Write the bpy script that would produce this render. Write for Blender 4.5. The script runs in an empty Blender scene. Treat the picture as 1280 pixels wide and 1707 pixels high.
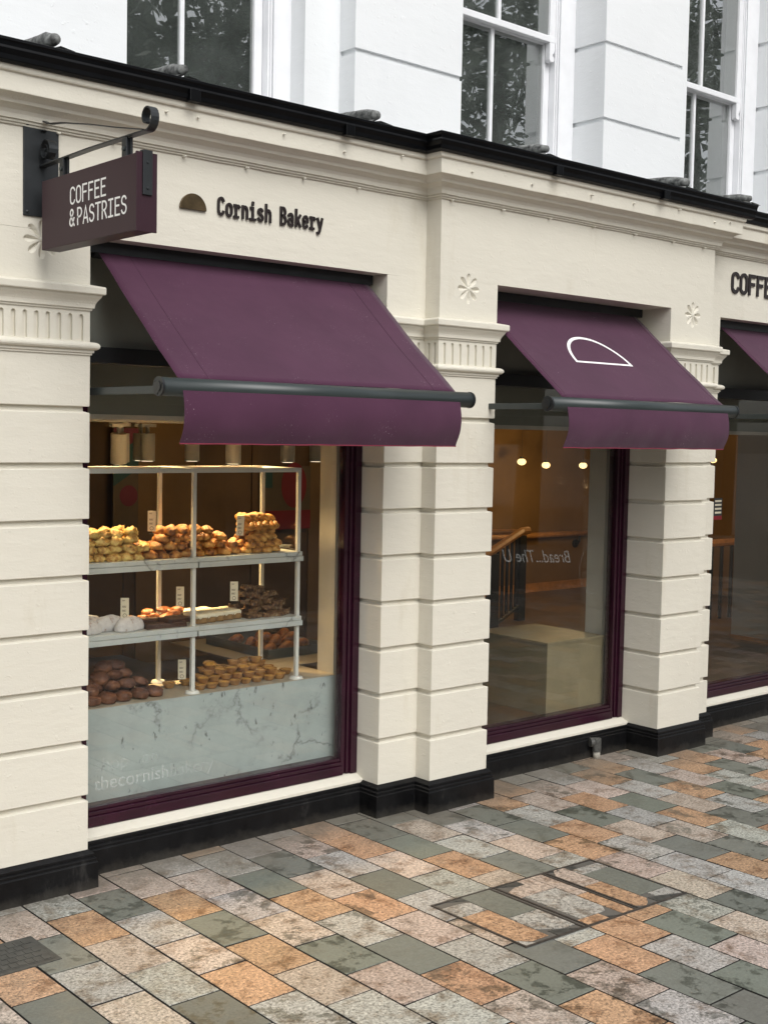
import bpy, bmesh, math, random
from mathutils import Vector, Matrix, noise
R = math.radians
SC = bpy.context.scene
COL = SC.collection
random.seed(7)

# ------------------------------------------------------------------ camera
cd = bpy.data.cameras.new('camera'); cam = bpy.data.objects.new('camera', cd); COL.objects.link(cam)
YAW, PIT, ROL, FPX = 0.713004951, -0.0628014104, 0.019108572, 2084.71274
fw = Vector((math.sin(YAW)*math.cos(PIT), math.cos(YAW)*math.cos(PIT), math.sin(PIT)))
rr = Vector((math.cos(YAW), -math.sin(YAW), 0)); uu = rr.cross(fw)
r2 = math.cos(ROL)*rr + math.sin(ROL)*uu; u2 = -math.sin(ROL)*rr + math.cos(ROL)*uu
m = Matrix((r2, u2, -fw)).transposed().to_4x4(); m.translation = Vector((-2.15943703, -4.52532082, 1.85805758))
cam.matrix_world = m
cd.sensor_fit = 'VERTICAL'; cd.sensor_height = 24; cd.lens = FPX/1707*24
cd.clip_start = 0.05; cd.clip_end = 1000
SC.camera = cam

# ------------------------------------------------------------------ world, sun, exposure (overcast)
W = bpy.data.worlds.new('World'); SC.world = W; W.use_nodes = True
wn = W.node_tree.nodes; wl = W.node_tree.links; wn.clear()
sky = wn.new('ShaderNodeTexSky'); sky.sky_type = 'NISHITA'; sky.sun_disc = False
SUN_EL, SUN_AZ = R(46), R(192)     # azimuth clockwise from +Y
sky.sun_elevation = SUN_EL; sky.sun_rotation = SUN_AZ; sky.dust_density = 3.0; sky.air_density = 1.0
hs = wn.new('ShaderNodeHueSaturation'); hs.inputs['Saturation'].default_value = 0.22
bg = wn.new('ShaderNodeBackground'); bg.inputs['Strength'].default_value = 0.13
wo = wn.new('ShaderNodeOutputWorld')
wl.new(sky.outputs[0], hs.inputs['Color']); wl.new(hs.outputs[0], bg.inputs[0]); wl.new(bg.outputs[0], wo.inputs[0])
sd = bpy.data.lights.new('sun', 'SUN'); sd.energy = 1.25; sd.angle = R(45); sd.color = (1, .985, .96)
so = bpy.data.objects.new('sun', sd); COL.objects.link(so)
sdir = Vector((math.sin(SUN_AZ)*math.cos(SUN_EL), math.cos(SUN_AZ)*math.cos(SUN_EL), math.sin(SUN_EL)))
so.rotation_euler = sdir.to_track_quat('Z', 'Y').to_euler()
SC.view_settings.view_transform = 'Standard'; SC.view_settings.look = 'None'
SC.view_settings.gamma = 1; SC.view_settings.use_curve_mapping = False
SC.view_settings.exposure = 0.52
SC.cycles.max_bounces = 8; SC.cycles.transparent_max_bounces = 12

# ------------------------------------------------------------------ materials
def new_mat(name):
    m = bpy.data.materials.new(name); m.use_nodes = True
    nt = m.node_tree; b = nt.nodes['Principled BSDF']
    return m, nt, b
def N(nt, t, **kw):
    n = nt.nodes.new(t)
    for k, v in kw.items(): setattr(n, k, v)
    return n
def noise_tex(nt, scale, detail=4, rough=.55, coord='Object', vec_scale=None):
    tc = N(nt, 'ShaderNodeTexCoord'); nz = N(nt, 'ShaderNodeTexNoise')
    nz.inputs['Scale'].default_value = scale; nz.inputs['Detail'].default_value = detail; nz.inputs['Roughness'].default_value = rough
    src = tc.outputs[coord]
    if vec_scale:
        mp = N(nt, 'ShaderNodeMapping'); mp.inputs['Scale'].default_value = vec_scale
        nt.links.new(src, mp.inputs[0]); src = mp.outputs[0]
    nt.links.new(src, nz.inputs['Vector']); return nz
def ramp(nt, src, stops):
    r = N(nt, 'ShaderNodeValToRGB'); e = r.color_ramp.elements
    while len(e) < len(stops): e.new(.5)
    for el, (p, c) in zip(e, stops):
        el.position = p; el.color = (*c, 1) if len(c) == 3 else c
    nt.links.new(src, r.inputs[0]); return r
def bump(nt, b, src, strength, dist, prev=None):
    bp = N(nt, 'ShaderNodeBump'); bp.inputs['Strength'].default_value = strength; bp.inputs['Distance'].default_value = dist
    nt.links.new(src, bp.inputs['Height'])
    if prev: nt.links.new(prev.outputs[0], bp.inputs['Normal'])
    nt.links.new(bp.outputs[0], b.inputs['Normal']); return bp
def simple(name, col, rough=.5, metal=0, var=.12, vscale=8, bstr=.15, bscale=60, bdist=.002, spec=None):
    m, nt, b = new_mat(name)
    nz = noise_tex(nt, vscale)
    lo = tuple(max(0, c*(1-var)) for c in col); hi = tuple(min(1, c*(1+var)) for c in col)
    r = ramp(nt, nz.outputs[0], [(.3, lo), (.7, hi)])
    nt.links.new(r.outputs[0], b.inputs['Base Color'])
    b.inputs['Roughness'].default_value = rough; b.inputs['Metallic'].default_value = metal
    if spec is not None: b.inputs['Specular IOR Level'].default_value = spec
    if bstr: bump(nt, b, noise_tex(nt, bscale).outputs[0], bstr, bdist)
    return m
def stucco(name, col, dark, lump=.0035):
    m, nt, b = new_mat(name)
    big = noise_tex(nt, 1.7, 5, .6); st = noise_tex(nt, 5, 6, .65, vec_scale=(1, 1, .25))
    r1 = ramp(nt, big.outputs[0], [(.25, tuple(c*.955 for c in col)), (.6, col)])
    r2_ = ramp(nt, st.outputs[0], [(.27, dark), (.42, (1, 1, 1))])
    mx = N(nt, 'ShaderNodeMixRGB', blend_type='MULTIPLY'); mx.inputs[0].default_value = .5
    nt.links.new(r1.outputs[0], mx.inputs[1]); nt.links.new(r2_.outputs[0], mx.inputs[2])
    nt.links.new(mx.outputs[0], b.inputs['Base Color'])
    b.inputs['Roughness'].default_value = .62; b.inputs['Specular IOR Level'].default_value = .35
    a = noise_tex(nt, 14, 5, .6, vec_scale=(.6, .6, 1.6)); f = noise_tex(nt, 120, 3, .6)
    p = bump(nt, b, a.outputs[0], .8, lump)
    p2 = bump(nt, b, f.outputs[0], .35, .0012, p)
    w = noise_tex(nt, 34, 2, .5); r3 = ramp(nt, w.outputs[0], [(.66, (0, 0, 0)), (.74, (1, 1, 1))])
    bump(nt, b, r3.outputs[0], .35, .0022, p2)
    return m
M = {}
M['cream'] = stucco('cream_paint', (.655, .625, .535), (.80, .76, .68))
M['white_wall'] = stucco('white_paint', (.77, .79, .80), (.93, .93, .94), .0022)
M['white_wood'] = simple('white_gloss_paint', (.78, .79, .81), .35, var=.04, bstr=.1)
M['black'] = None
def black_paint():
    m, nt, b = new_mat('black_plinth_paint')
    s = noise_tex(nt, 9, 6, .7, vec_scale=(1, 1, .35)); r = ramp(nt, s.outputs[0], [(.35, (.003, .003, .0035)), (.60, (.006, .006, .0065)), (.78, (.04, .038, .035))])
    g = N(nt, 'ShaderNodeNewGeometry'); sz = N(nt, 'ShaderNodeSeparateXYZ'); nt.links.new(g.outputs['Position'], sz.inputs[0])
    dn = noise_tex(nt, 16, 5, .7); ma = N(nt, 'ShaderNodeMath', operation='MULTIPLY_ADD'); ma.inputs[1].default_value = -.09; nt.links.new(dn.outputs[0], ma.inputs[0]); nt.links.new(sz.outputs['Z'], ma.inputs[2])
    mr = N(nt, 'ShaderNodeMapRange'); mr.inputs['From Min'].default_value = -.05; mr.inputs['From Max'].default_value = .0; mr.inputs['To Min'].default_value = .38; mr.inputs['To Max'].default_value = 0; nt.links.new(ma.outputs[0], mr.inputs['Value'])
    mx = N(nt, 'ShaderNodeMixRGB'); nt.links.new(mr.outputs[0], mx.inputs[0]); nt.links.new(r.outputs[0], mx.inputs[1]); mx.inputs[2].default_value = (.075, .068, .056, 1)
    nt.links.new(mx.outputs[0], b.inputs['Base Color'])
    q = ramp(nt, s.outputs[0], [(.3, (.3,)*3), (.8, (.65,)*3)]); nt.links.new(q.outputs[0], b.inputs['Roughness']); b.inputs['Specular IOR Level'].default_value = .22
    bump(nt, b, noise_tex(nt, 22, 5, .7).outputs[0], .5, .004); return m
M['black'] = black_paint()
M['gutter'] = simple('black_gutter_paint', (.0025, .0028, .0035), .35, var=.3, bstr=.3, bscale=16, bdist=.004, spec=.16)
M['purple_paint'] = simple('purple_gloss_paint', (.024, .004, .012), .22, var=.25, bstr=.25, bscale=25, bdist=.0015)
M['iron'] = simple('black_iron', (.022, .025, .027), .42, metal=.25, var=.2, bstr=.15, bscale=90)
M['bar_grey'] = simple('dark_grey_powder_coat', (.030, .039, .039), .36, metal=.0, var=.1, bstr=.12, bscale=200, bdist=.0008)
M['bar_cap'] = simple('bar_cap', (.02, .022, .024), .3, metal=.2, bstr=0)
M['sign_purple'] = simple('sign_purple_enamel', (.036, .015, .022), .45, var=.05, bstr=.05, bscale=10, spec=.25)
M['letter_white'] = simple('white_lettering', (.85, .85, .83), .5, var=.02, bstr=0)
M['letter_dark'] = simple('dark_lettering', (.016, .010, .010), .4, var=.1, bstr=0)
M['bronze'] = simple('bronze_sheet', (.12, .085, .045), .38, metal=.75, var=.35, vscale=20, bstr=.05)
M['bulkhead'] = simple('grey_bulkhead_paint', (.20, .21, .18), .7, var=.05)
M['dark_wall'] = simple('dark_brown_wall', (.10, .058, .026), .7, var=.3, vscale=2.5)
M['ochre_wall'] = simple('ochre_wall', (.19, .112, .042), .7, var=.22, vscale=1.5)
M['inner_cream'] = simple('inner_cream_wall', (.50, .475, .41), .6, var=.08, vscale=3)
M['inner_grey'] = simple('inner_grey_wall', (.50, .48, .41), .6, var=.06, vscale=3)
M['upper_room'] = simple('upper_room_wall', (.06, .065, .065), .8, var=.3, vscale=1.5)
M['floor_wood'] = simple('brown_floor', (.085, .054, .032), .35, var=.25, vscale=6)
M['ceiling'] = simple('ceiling_paint', (.16, .12, .07), .8)
M['stand_white'] = simple('stand_white_metal', (.62, .63, .60), .35, var=.04, bstr=.05)
M['lamp_white'] = simple('lamp_white', (.42, .42, .41), .45, var=.03, bstr=0)
M['card'] = simple('cream_card', (.75, .69, .52), .6, var=.03, bstr=0)
M['card_ink'] = simple('card_ink', (.10, .08, .06), .6, bstr=0)
M['rail_wood'] = simple('oak_handrail', (.45, .22, .07), .4, var=.2, vscale=20)
M['plywood'] = simple('birch_ply', (.20, .165, .095), .5, var=.12, vscale=7)
M['tray'] = simple('dark_tray', (.10, .105, .095), .35, metal=.3)
M['counter_black'] = simple('black_counter', (.012, .012, .012), .35, bstr=0)
M['counter_top'] = simple('counter_top', (.34, .30, .23), .35, var=.08, bstr=0)
M['lead'] = simple('weathered_lead', (.13, .135, .13), .7, var=.95, vscale=34, bstr=.6, bscale=45, bdist=.006)
M['mortar'] = simple('joint_mortar', (.014, .012, .010), .9, bstr=.5)
M['steel_frame'] = simple('worn_steel', (.050, .042, .036), .5, metal=.2, var=.35, vscale=40)
M['cast_iron'] = simple('cast_iron', (.055, .055, .050), .5, metal=.1, var=.3, vscale=40, bstr=.4)
M['ground'] = simple('dark_ground', (.09, .085, .075), .85, vscale=2)
M['pipe_old'] = simple('weathered_pipe', (.06, .06, .055), .6, var=.5, vscale=50, bstr=.4, bscale=60)
M['pipe_white'] = simple('grey_pvc', (.35, .33, .28), .6, var=.2, vscale=50)
M['red'] = simple('red_print', (.21, .007, .013), .5, bstr=0); M['teal'] = simple('teal_print', (.01, .07, .07), .5, bstr=0)
M['pink'] = simple('pink_print', (.16, .014, .035), .5, bstr=0); M['poster_cream'] = simple('cream_print', (.11, .08, .045), .5, bstr=0)
M['sticker_blk'] = simple('sticker_black', (.03, .03, .03), .5, bstr=0)
M['rose_hem'] = simple('crimson_thread_hem', (.19, .018, .04), .7, bstr=0)
def faint(name, a):
    m, nt, b = new_mat(name)
    t = N(nt, 'ShaderNodeBsdfTransparent'); mx = N(nt, 'ShaderNodeMixShader'); mx.inputs[0].default_value = a
    b.inputs['Base Color'].default_value = (.75, .78, .76, 1)
    nt.links.new(t.outputs[0], mx.inputs[1]); nt.links.new(b.outputs[0], mx.inputs[2])
    nt.links.new(mx.outputs[0], nt.nodes['Material Output'].inputs[0]); return m
M['frost'] = faint('frosted_vinyl', .12); M['frost_faint'] = faint('worn_frosted_vinyl', .045)
def emis(name, col, s):
    m, nt, b = new_mat(name); b.inputs['Emission Color'].default_value = (*col, 1); b.inputs['Emission Strength'].default_value = s
    b.inputs['Base Color'].default_value = (*col, 1); return m
M['bulb'] = emis('lit_bulb', (1, .76, .34), 1.35); M['lamp_lit'] = emis('lit_lamp_face', (1, .86, .6), 1.6)
def glass(name, tint, boost, wav=0.0, haze=0.0):
    m, nt, b = new_mat(name); nt.nodes.remove(b)
    t = N(nt, 'ShaderNodeBsdfTransparent'); t.inputs[0].default_value = (*tint, 1)
    g = N(nt, 'ShaderNodeBsdfGlossy'); g.inputs['Roughness'].default_value = 0.0
    f = N(nt, 'ShaderNodeFresnel')
    ge = N(nt, 'ShaderNodeNewGeometry'); mi = N(nt, 'ShaderNodeMapRange'); mi.inputs['To Min'].default_value = 1.5; mi.inputs['To Max'].default_value = 1/1.5   # same reflectance entering and leaving a thin pane
    nt.links.new(ge.outputs['Backfacing'], mi.inputs['Value']); nt.links.new(mi.outputs[0], f.inputs['IOR'])
    mu = N(nt, 'ShaderNodeMath', operation='MULTIPLY', use_clamp=True); mu.inputs[1].default_value = boost
    mx = N(nt, 'ShaderNodeMixShader')
    nt.links.new(f.outputs[0], mu.inputs[0]); nt.links.new(mu.outputs[0], mx.inputs[0])
    nt.links.new(t.outputs[0], mx.inputs[1]); nt.links.new(g.outputs[0], mx.inputs[2])
    nt.links.new(mx.outputs[0], nt.nodes['Material Output'].inputs[0])
    if haze:
        df = N(nt, 'ShaderNodeBsdfDiffuse'); df.inputs[0].default_value = (.42, .47, .44, 1); m3 = N(nt, 'ShaderNodeMixShader')  # grimy haze mixed in as colour to lift the dark panes
        dn = noise_tex(nt, 3.2, 5, .65); dr = ramp(nt, dn.outputs[0], [(.3, (haze*.5,)*3), (.7, (haze*1.5,)*3)]); nt.links.new(dr.outputs[0], m3.inputs[0])
        nt.links.new(mx.outputs[0], m3.inputs[1]); nt.links.new(df.outputs[0], m3.inputs[2]); nt.links.new(m3.outputs[0], nt.nodes['Material Output'].inputs[0])
    if wav:
        bp = N(nt, 'ShaderNodeBump'); bp.inputs['Strength'].default_value = 1; bp.inputs['Distance'].default_value = wav
        nz = noise_tex(nt, 2.6, 2, .4); nt.links.new(nz.outputs[0], bp.inputs['Height']); nt.links.new(bp.outputs[0], g.inputs['Normal'])
    return m
M['glass'] = glass('shop_glass', (.97, .975, .96), .92)
M['glass_up'] = glass('old_sash_glass', (.80, .82, .80), 6.0, .0016, .085)
M['glass_case'] = glass('case_glass', (.97, .97, .96), 1.0)
def fabric_mat():
    m, nt, b = new_mat('plum_awning_canvas')
    nz = noise_tex(nt, 3, 4, .6); r = ramp(nt, nz.outputs[0], [(.3, (.053, .0155, .037)), (.7, (.070, .022, .049))])
    sp = noise_tex(nt, 190, 1, .5); big = noise_tex(nt, 5, 3, .6)
    a = ramp(nt, sp.outputs[0], [(.72, (0,)*3), (.74, (1,)*3)]); c = ramp(nt, big.outputs[0], [(.54, (0,)*3), (.68, (1,)*3)])
    mu = N(nt, 'ShaderNodeMath', operation='MULTIPLY'); nt.links.new(a.outputs[0], mu.inputs[0]); nt.links.new(c.outputs[0], mu.inputs[1])
    mx = N(nt, 'ShaderNodeMixRGB'); nt.links.new(mu.outputs[0], mx.inputs[0]); nt.links.new(r.outputs[0], mx.inputs[1]); mx.inputs[2].default_value = (.45, .38, .40, 1)
    nt.links.new(mx.outputs[0], b.inputs['Base Color']); b.inputs['Roughness'].default_value = .85
    b.inputs['Sheen Weight'].default_value = .18; b.inputs['Sheen Roughness'].default_value = .5
    b.inputs['Specular IOR Level'].default_value = .2
    p = bump(nt, b, noise_tex(nt, 260, 2, .5).outputs[0], .4, .0008)
    bump(nt, b, noise_tex(nt, 7, 3, .5).outputs[0], .35, .006, p)
    return m
M['fabric'] = fabric_mat()
def marble_mat(name, base, k=1):
    m, nt, b = new_mat(name)
    d = noise_tex(nt, 2.2, 6, .65); tc = N(nt, 'ShaderNodeTexCoord')
    ad = N(nt, 'ShaderNodeMixRGB', blend_type='ADD'); ad.inputs[0].default_value = .55
    nt.links.new(tc.outputs['Object'], ad.inputs[1]); nt.links.new(d.outputs['Color'], ad.inputs[2])
    vo = N(nt, 'ShaderNodeTexVoronoi', feature='DISTANCE_TO_EDGE'); vo.inputs['Scale'].default_value = 2.6
    nt.links.new(ad.outputs[0], vo.inputs['Vector'])
    vein = ramp(nt, vo.outputs['Distance'], [(.0, (.30,)*3), (.010, (.72,)*3), (.045, (1,)*3)])
    msk = noise_tex(nt, 3.1, 3, .5); mr = ramp(nt, msk.outputs[0], [(.45, (0,)*3), (.6, (1,)*3)])
    cl = noise_tex(nt, 5, 6, .7); cr = ramp(nt, cl.outputs[0], [(.3, tuple(c*.80 for c in base)), (.7, base)])
    mx = N(nt, 'ShaderNodeMixRGB', blend_type='MULTIPLY'); nt.links.new(mr.outputs[0], mx.inputs[0])
    nt.links.new(cr.outputs[0], mx.inputs[1]); nt.links.new(vein.outputs[0], mx.inputs[2])
    fl = noise_tex(nt, 26, 3, .6, vec_scale=(1, 1, .55)); fr = ramp(nt, fl.outputs[0], [(.655, (1,)*3), (.72, (.36,)*3)])
    m2 = N(nt, 'ShaderNodeMixRGB', blend_type='MULTIPLY'); m2.inputs[0].default_value = k
    nt.links.new(mx.outputs[0], m2.inputs[1]); nt.links.new(fr.outputs[0], m2.inputs[2])
    nt.links.new(m2.outputs[0], b.inputs['Base Color']); b.inputs['Roughness'].default_value = .3
    return m
M['marble'] = marble_mat('grey_marble', (.40, .455, .45)); M['marble_shelf'] = marble_mat('shelf_marble', (.52, .56, .55), .5)
def paver_mat():
    m, nt, b = new_mat('stone_setts')
    at = N(nt, 'ShaderNodeAttribute'); at.attribute_name = 'tone'; sa = N(nt, 'ShaderNodeAttribute'); sa.attribute_name = 'speck'
    tc = N(nt, 'ShaderNodeTexCoord')
    f1 = noise_tex(nt, 85, 4, .8); f2 = noise_tex(nt, 75, 2, .6)
    sp = ramp(nt, f1.outputs[0], [(.36, (.22,)*3), (.46, (.85,)*3), (.54, (1.1,)*3), (.66, (1.75,)*3)])
    sx = N(nt, 'ShaderNodeMixRGB', blend_type='MULTIPLY'); nt.links.new(sa.outputs['Fac'], sx.inputs[0])
    nt.links.new(at.outputs['Color'], sx.inputs[1]); nt.links.new(sp.outputs[0], sx.inputs[2])
    # rusty / dark mottling inside each stone
    mo = noise_tex(nt, 9, 5, .7); mr = ramp(nt, mo.outputs[0], [(.34, (.48, .40, .33)), (.50, (1,)*3)])
    m1 = N(nt, 'ShaderNodeMixRGB', blend_type='MULTIPLY'); nt.links.new(sa.outputs['Fac'], m1.inputs[0])
    nt.links.new(sx.outputs[0], m1.inputs[1]); nt.links.new(mr.outputs[0], m1.inputs[2])
    # damp blotches
    dn = noise_tex(nt, 8.5, 7, .74); dr = ramp(nt, dn.outputs[0], [(.53, (1,)*3), (.555, (.52, .53, .51)), (.66, (.36, .37, .35))])
    da = N(nt, 'ShaderNodeAttribute'); da.attribute_name = 'damp'
    m2 = N(nt, 'ShaderNodeMixRGB', blend_type='MULTIPLY'); nt.links.new(da.outputs['Fac'], m2.inputs[0])
    nt.links.new(m1.outputs[0], m2.inputs[1]); nt.links.new(dr.outputs[0], m2.inputs[2])
    # weathered dirty band along the wall foot
    sepx = N(nt, 'ShaderNodeSeparateXYZ'); gp = N(nt, 'ShaderNodeNewGeometry'); nt.links.new(gp.outputs['Position'], sepx.inputs[0])
    wn_ = noise_tex(nt, 2.4, 5, .6); wm = N(nt, 'ShaderNodeMath', operation='MULTIPLY_ADD'); wm.inputs[1].default_value = -.9; 
    nt.links.new(wn_.outputs[0], wm.inputs[0]); nt.links.new(sepx.outputs['Y'], wm.inputs[2])
    band = ramp(nt, wm.outputs[0], [(0, (0,)*3), (.01, (1,)*3)])
    mr2 = N(nt, 'ShaderNodeMapRange'); mr2.inputs['From Min'].default_value = -.80; mr2.inputs['From Max'].default_value = -.45
    nt.links.new(wm.outputs[0], mr2.inputs['Value'])
    m3 = N(nt, 'ShaderNodeMixRGB'); mf = N(nt, 'ShaderNodeMath', operation='MULTIPLY'); mf.inputs[1].default_value = .75
    nt.links.new(mr2.outputs[0], mf.inputs[0]); nt.links.new(mf.outputs[0], m3.inputs[0])
    nt.nodes.remove(band)
    nt.links.new(m2.outputs[0], m3.inputs[1]); m3.inputs[2].default_value = (.155, .138, .11, 1)
    nt.links.new(m3.outputs[0], b.inputs['Base Color'])
    rg = ramp(nt, dn.outputs[0], [(.50, (.62,)*3), (.58, (.36,)*3)]); nt.links.new(rg.outputs[0], b.inputs['Roughness'])
    bump(nt, b, f2.outputs[0], .45, .0016)
    return m
M['paver'] = paver_mat()
def pastry(name, stops, rough=.5, scale=22, bs=.8, bd=.007, bscale=55):
    m, nt, b = new_mat(name)
    nz = noise_tex(nt, scale, 5, .65); r = ramp(nt, nz.outputs[0], [(p, tuple(v*.78 for v in c)) for p, c in stops])
    nt.links.new(r.outputs[0], b.inputs['Base Color']); b.inputs['Roughness'].default_value = rough
    bump(nt, b, noise_tex(nt, bscale, 4, .7).outputs[0], bs, bd); return m
M['scone'] = pastry('cheese_crust', [(.34, (.10, .03, .006)), (.44, (.55, .28, .05)), (.60, (.95, .72, .24))], scale=30)
M['pasty'] = pastry('golden_crust', [(.36, (.09, .022, .005)), (.48, (.48, .18, .03)), (.64, (.80, .44, .11))])
M['twist'] = pastry('twist_crust', [(.34, (.16, .045, .008)), (.48, (.60, .28, .05)), (.64, (.90, .56, .16))])
M['choc'] = pastry('chocolate_dough', [(.32, (.04, .013, .007)), (.5, (.13, .043, .019)), (.70, (.27, .11, .045))], .55)
M['sugar'] = pastry('icing_sugar', [(.32, (.40, .28, .22)), (.42, (.66, .64, .64)), (.7, (.80, .79, .78))], .8, 26)
M['choc_slab'] = pastry('chocolate_glaze', [(.3, (.045, .017, .009)), (.7, (.10, .04, .02))], .45, 8)
M['danish'] = pastry('glazed_danish', [(.32, (.12, .03, .008)), (.52, (.42, .13, .03)), (.7, (.62, .28, .07))], .3)
M['cake'] = pastry('cake_crumb', [(.3, (.20, .10, .03)), (.7, (.42, .25, .10))], .8)
M['icing'] = pastry('white_icing', [(.3, (.72, .64, .45)), (.7, (.84, .80, .66))], .35, 14, .3)
M['florentine'] = pastry('almond_chocolate', [(.36, (.03, .013, .006)), (.48, (.13, .055, .018)), (.58, (.22, .12, .04)), (.70, (.42, .34, .24))], .5, 46)
M['tart_shell'] = pastry('tart_shell', [(.3, (.26, .11, .03)), (.65, (.56, .30, .09))], .55)
M['custard'] = pastry('baked_custard', [(.36, (.28, .10, .02)), (.5, (.70, .36, .06)), (.7, (.82, .50, .12))], .3, 40, .2)
M['croissant'] = pastry('croissant_crust', [(.32, (.12, .035, .01)), (.5, (.36, .13, .03)), (.7, (.60, .28, .08))], .38, 20)
def leaf_mat():
    m, nt, b = new_mat('tree_leaves'); nz = noise_tex(nt, 1.5, 3)
    r = ramp(nt, nz.outputs[0], [(.35, (.012, .02, .008)), (.65, (.045, .07, .03))]); nt.links.new(r.outputs[0], b.inputs['Base Color'])
    b.inputs['Roughness'].default_value = .6; return m
M['leaf'] = leaf_mat(); M['bark'] = simple('bark', (.06, .05, .04), .9)
M['opp_wall'] = simple('opposite_render', (.11, .10, .09), .8); M['opp_win'] = simple('opposite_window', (.02, .022, .025), .2)

# ------------------------------------------------------------------ object helpers
def link(name, me, mat=None, parent=None, smooth=False):
    o = bpy.data.objects.new(name, me); COL.objects.link(o)
    if mat is not None and not me.materials: me.materials.append(mat)
    if parent is not None: o.parent = parent
    if smooth:
        for p in me.polygons: p.use_smooth = True
    return o
def from_bm(name, bm, mat=None, parent=None, smooth=False, bevel=0):
    me = bpy.data.meshes.new(name); 
    bmesh.ops.recalc_face_normals(bm, faces=bm.faces); bm.to_mesh(me); bm.free()
    o = link(name, me, mat, parent, smooth)
    if bevel:
        md = o.modifiers.new('bevel', 'BEVEL'); md.width = bevel; md.segments = 2; md.limit_method = 'ANGLE'; md.angle_limit = R(40)
    return o
def tag(o, label=None, cat=None, group=None, kind=None):
    if label: o['label'] = label
    if cat: o['category'] = cat
    if group: o['group'] = group
    if kind: o['kind'] = kind
    return o
def empty(name, loc=(0, 0, 0), rot=(0, 0, 0)):
    o = bpy.data.objects.new(name, None); o.location = loc; o.rotation_euler = rot; o.empty_display_size = .05
    COL.objects.link(o); return o
def abox(bm, x0, x1, y0, y1, z0, z1, mi=0):
    v = [bm.verts.new((x, y, z)) for z in (z0, z1) for y in (y0, y1) for x in (x0, x1)]
    for q in ((0, 2, 3, 1), (4, 5, 7, 6), (0, 1, 5, 4), (2, 6, 7, 3), (0, 4, 6, 2), (1, 3, 7, 5)):
        f = bm.faces.new([v[i] for i in q]); f.material_index = mi
    return v
def box(name, x0, x1, y0, y1, z0, z1, mat, parent=None, bevel=0):
    bm = bmesh.new(); abox(bm, x0, x1, y0, y1, z0, z1); return from_bm(name, bm, mat, parent, bevel=bevel)
def miters(pts, closed=True):
    n = len(pts); out = []
    for i in range(n):
        p = Vector(pts[i]); 
        a = Vector(pts[i-1]) if (closed or i > 0) else None; b = Vector(pts[(i+1) % n]) if (closed or i < n-1) else None
        ns = []
        if a is not None: d = (p-a).normalized(); ns.append(Vector((d.y, -d.x)))
        if b is not None: d = (b-p).normalized(); ns.append(Vector((d.y, -d.x)))
        if len(ns) == 2:
            mm = ns[0]+ns[1]; out.append(mm/(1+ns[0].dot(ns[1])))
        else: out.append(ns[0])
    return out
def tower(loop, prof):
    """closed plan loop (counter-clockwise), profile [(z, offset)]; capped"""
    bm = bmesh.new(); mt = miters(loop); rings = []
    for z, o in prof:
        rings.append([bm.verts.new((p[0]+q.x*o, p[1]+q.y*o, z)) for p, q in zip(loop, mt)])
    n = len(loop)
    for a, b in zip(rings, rings[1:]):
        for i in range(n): bm.faces.new((a[i], a[(i+1) % n], b[(i+1) % n], b[i]))
    bm.faces.new(rings[0][::-1]); bm.faces.new(rings[-1]); return bm
def tube(bm, pts, r, seg=10, cap=True, rs=None):
    pts = [Vector(p) for p in pts]; rings = []; prev = None
    for i, p in enumerate(pts):
        d = (pts[min(i+1, len(pts)-1)]-pts[max(i-1, 0)]).normalized()
        if prev is None: a = d.orthogonal().normalized()
        else: a = (prev-d*prev.dot(d)).normalized()
        prev = a; c = d.cross(a); rad = rs[i] if rs else r
        rings.append([bm.verts.new(p+(a*math.cos(2*math.pi*k/seg)+c*math.sin(2*math.pi*k/seg))*rad) for k in range(seg)])
    for a, b in zip(rings, rings[1:]):
        for k in range(seg): bm.faces.new((a[k], a[(k+1) % seg], b[(k+1) % seg], b[k]))
    if cap: bm.faces.new(rings[0][::-1]); bm.faces.new(rings[-1])
    return rings
def strap(bm, pts, width_axis, w, t):
    """flat bar following pts, wide along width_axis"""
    pts = [Vector(p) for p in pts]; wa = Vector(width_axis); rings = []
    for i, p in enumerate(pts):
        d = (pts[min(i+1, len(pts)-1)]-pts[max(i-1, 0)]).normalized(); n = d.cross(wa).normalized()
        rings.append([bm.verts.new(p+wa*sx*w/2+n*sy*t/2) for sx, sy in ((-1, -1), (1, -1), (1, 1), (-1, 1))])
    for a, b in zip(rings, rings[1:]):
        for k in range(4): bm.faces.new((a[k], a[(k+1) % 4], b[(k+1) % 4], b[k]))
    bm.faces.new(rings[0][::-1]); bm.faces.new(rings[-1])
def cut(obj, cutter_bm):
    me = bpy.data.meshes.new('cutter'); bmesh.ops.recalc_face_normals(cutter_bm, faces=cutter_bm.faces); cutter_bm.to_mesh(me); cutter_bm.free()
    c = bpy.data.objects.new('cutter', me); COL.objects.link(c)
    md = obj.modifiers.new('cut', 'BOOLEAN'); md.operation = 'DIFFERENCE'; md.object = c; md.solver = 'EXACT'
    bpy.context.view_layer.update(); dg = bpy.context.evaluated_depsgraph_get()
    nm = bpy.data.meshes.new_from_object(obj.evaluated_get(dg)); old = obj.data; nm.name = old.name; obj.modifiers.clear(); obj.data = nm
    bpy.data.objects.remove(c); bpy.data.meshes.remove(me); bpy.data.meshes.remove(old)
def copy_tree(o, parent=None):
    c = o.copy(); COL.objects.link(c); c.parent = parent
    for ch in o.children: copy_tree(ch, c)
    return c

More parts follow.
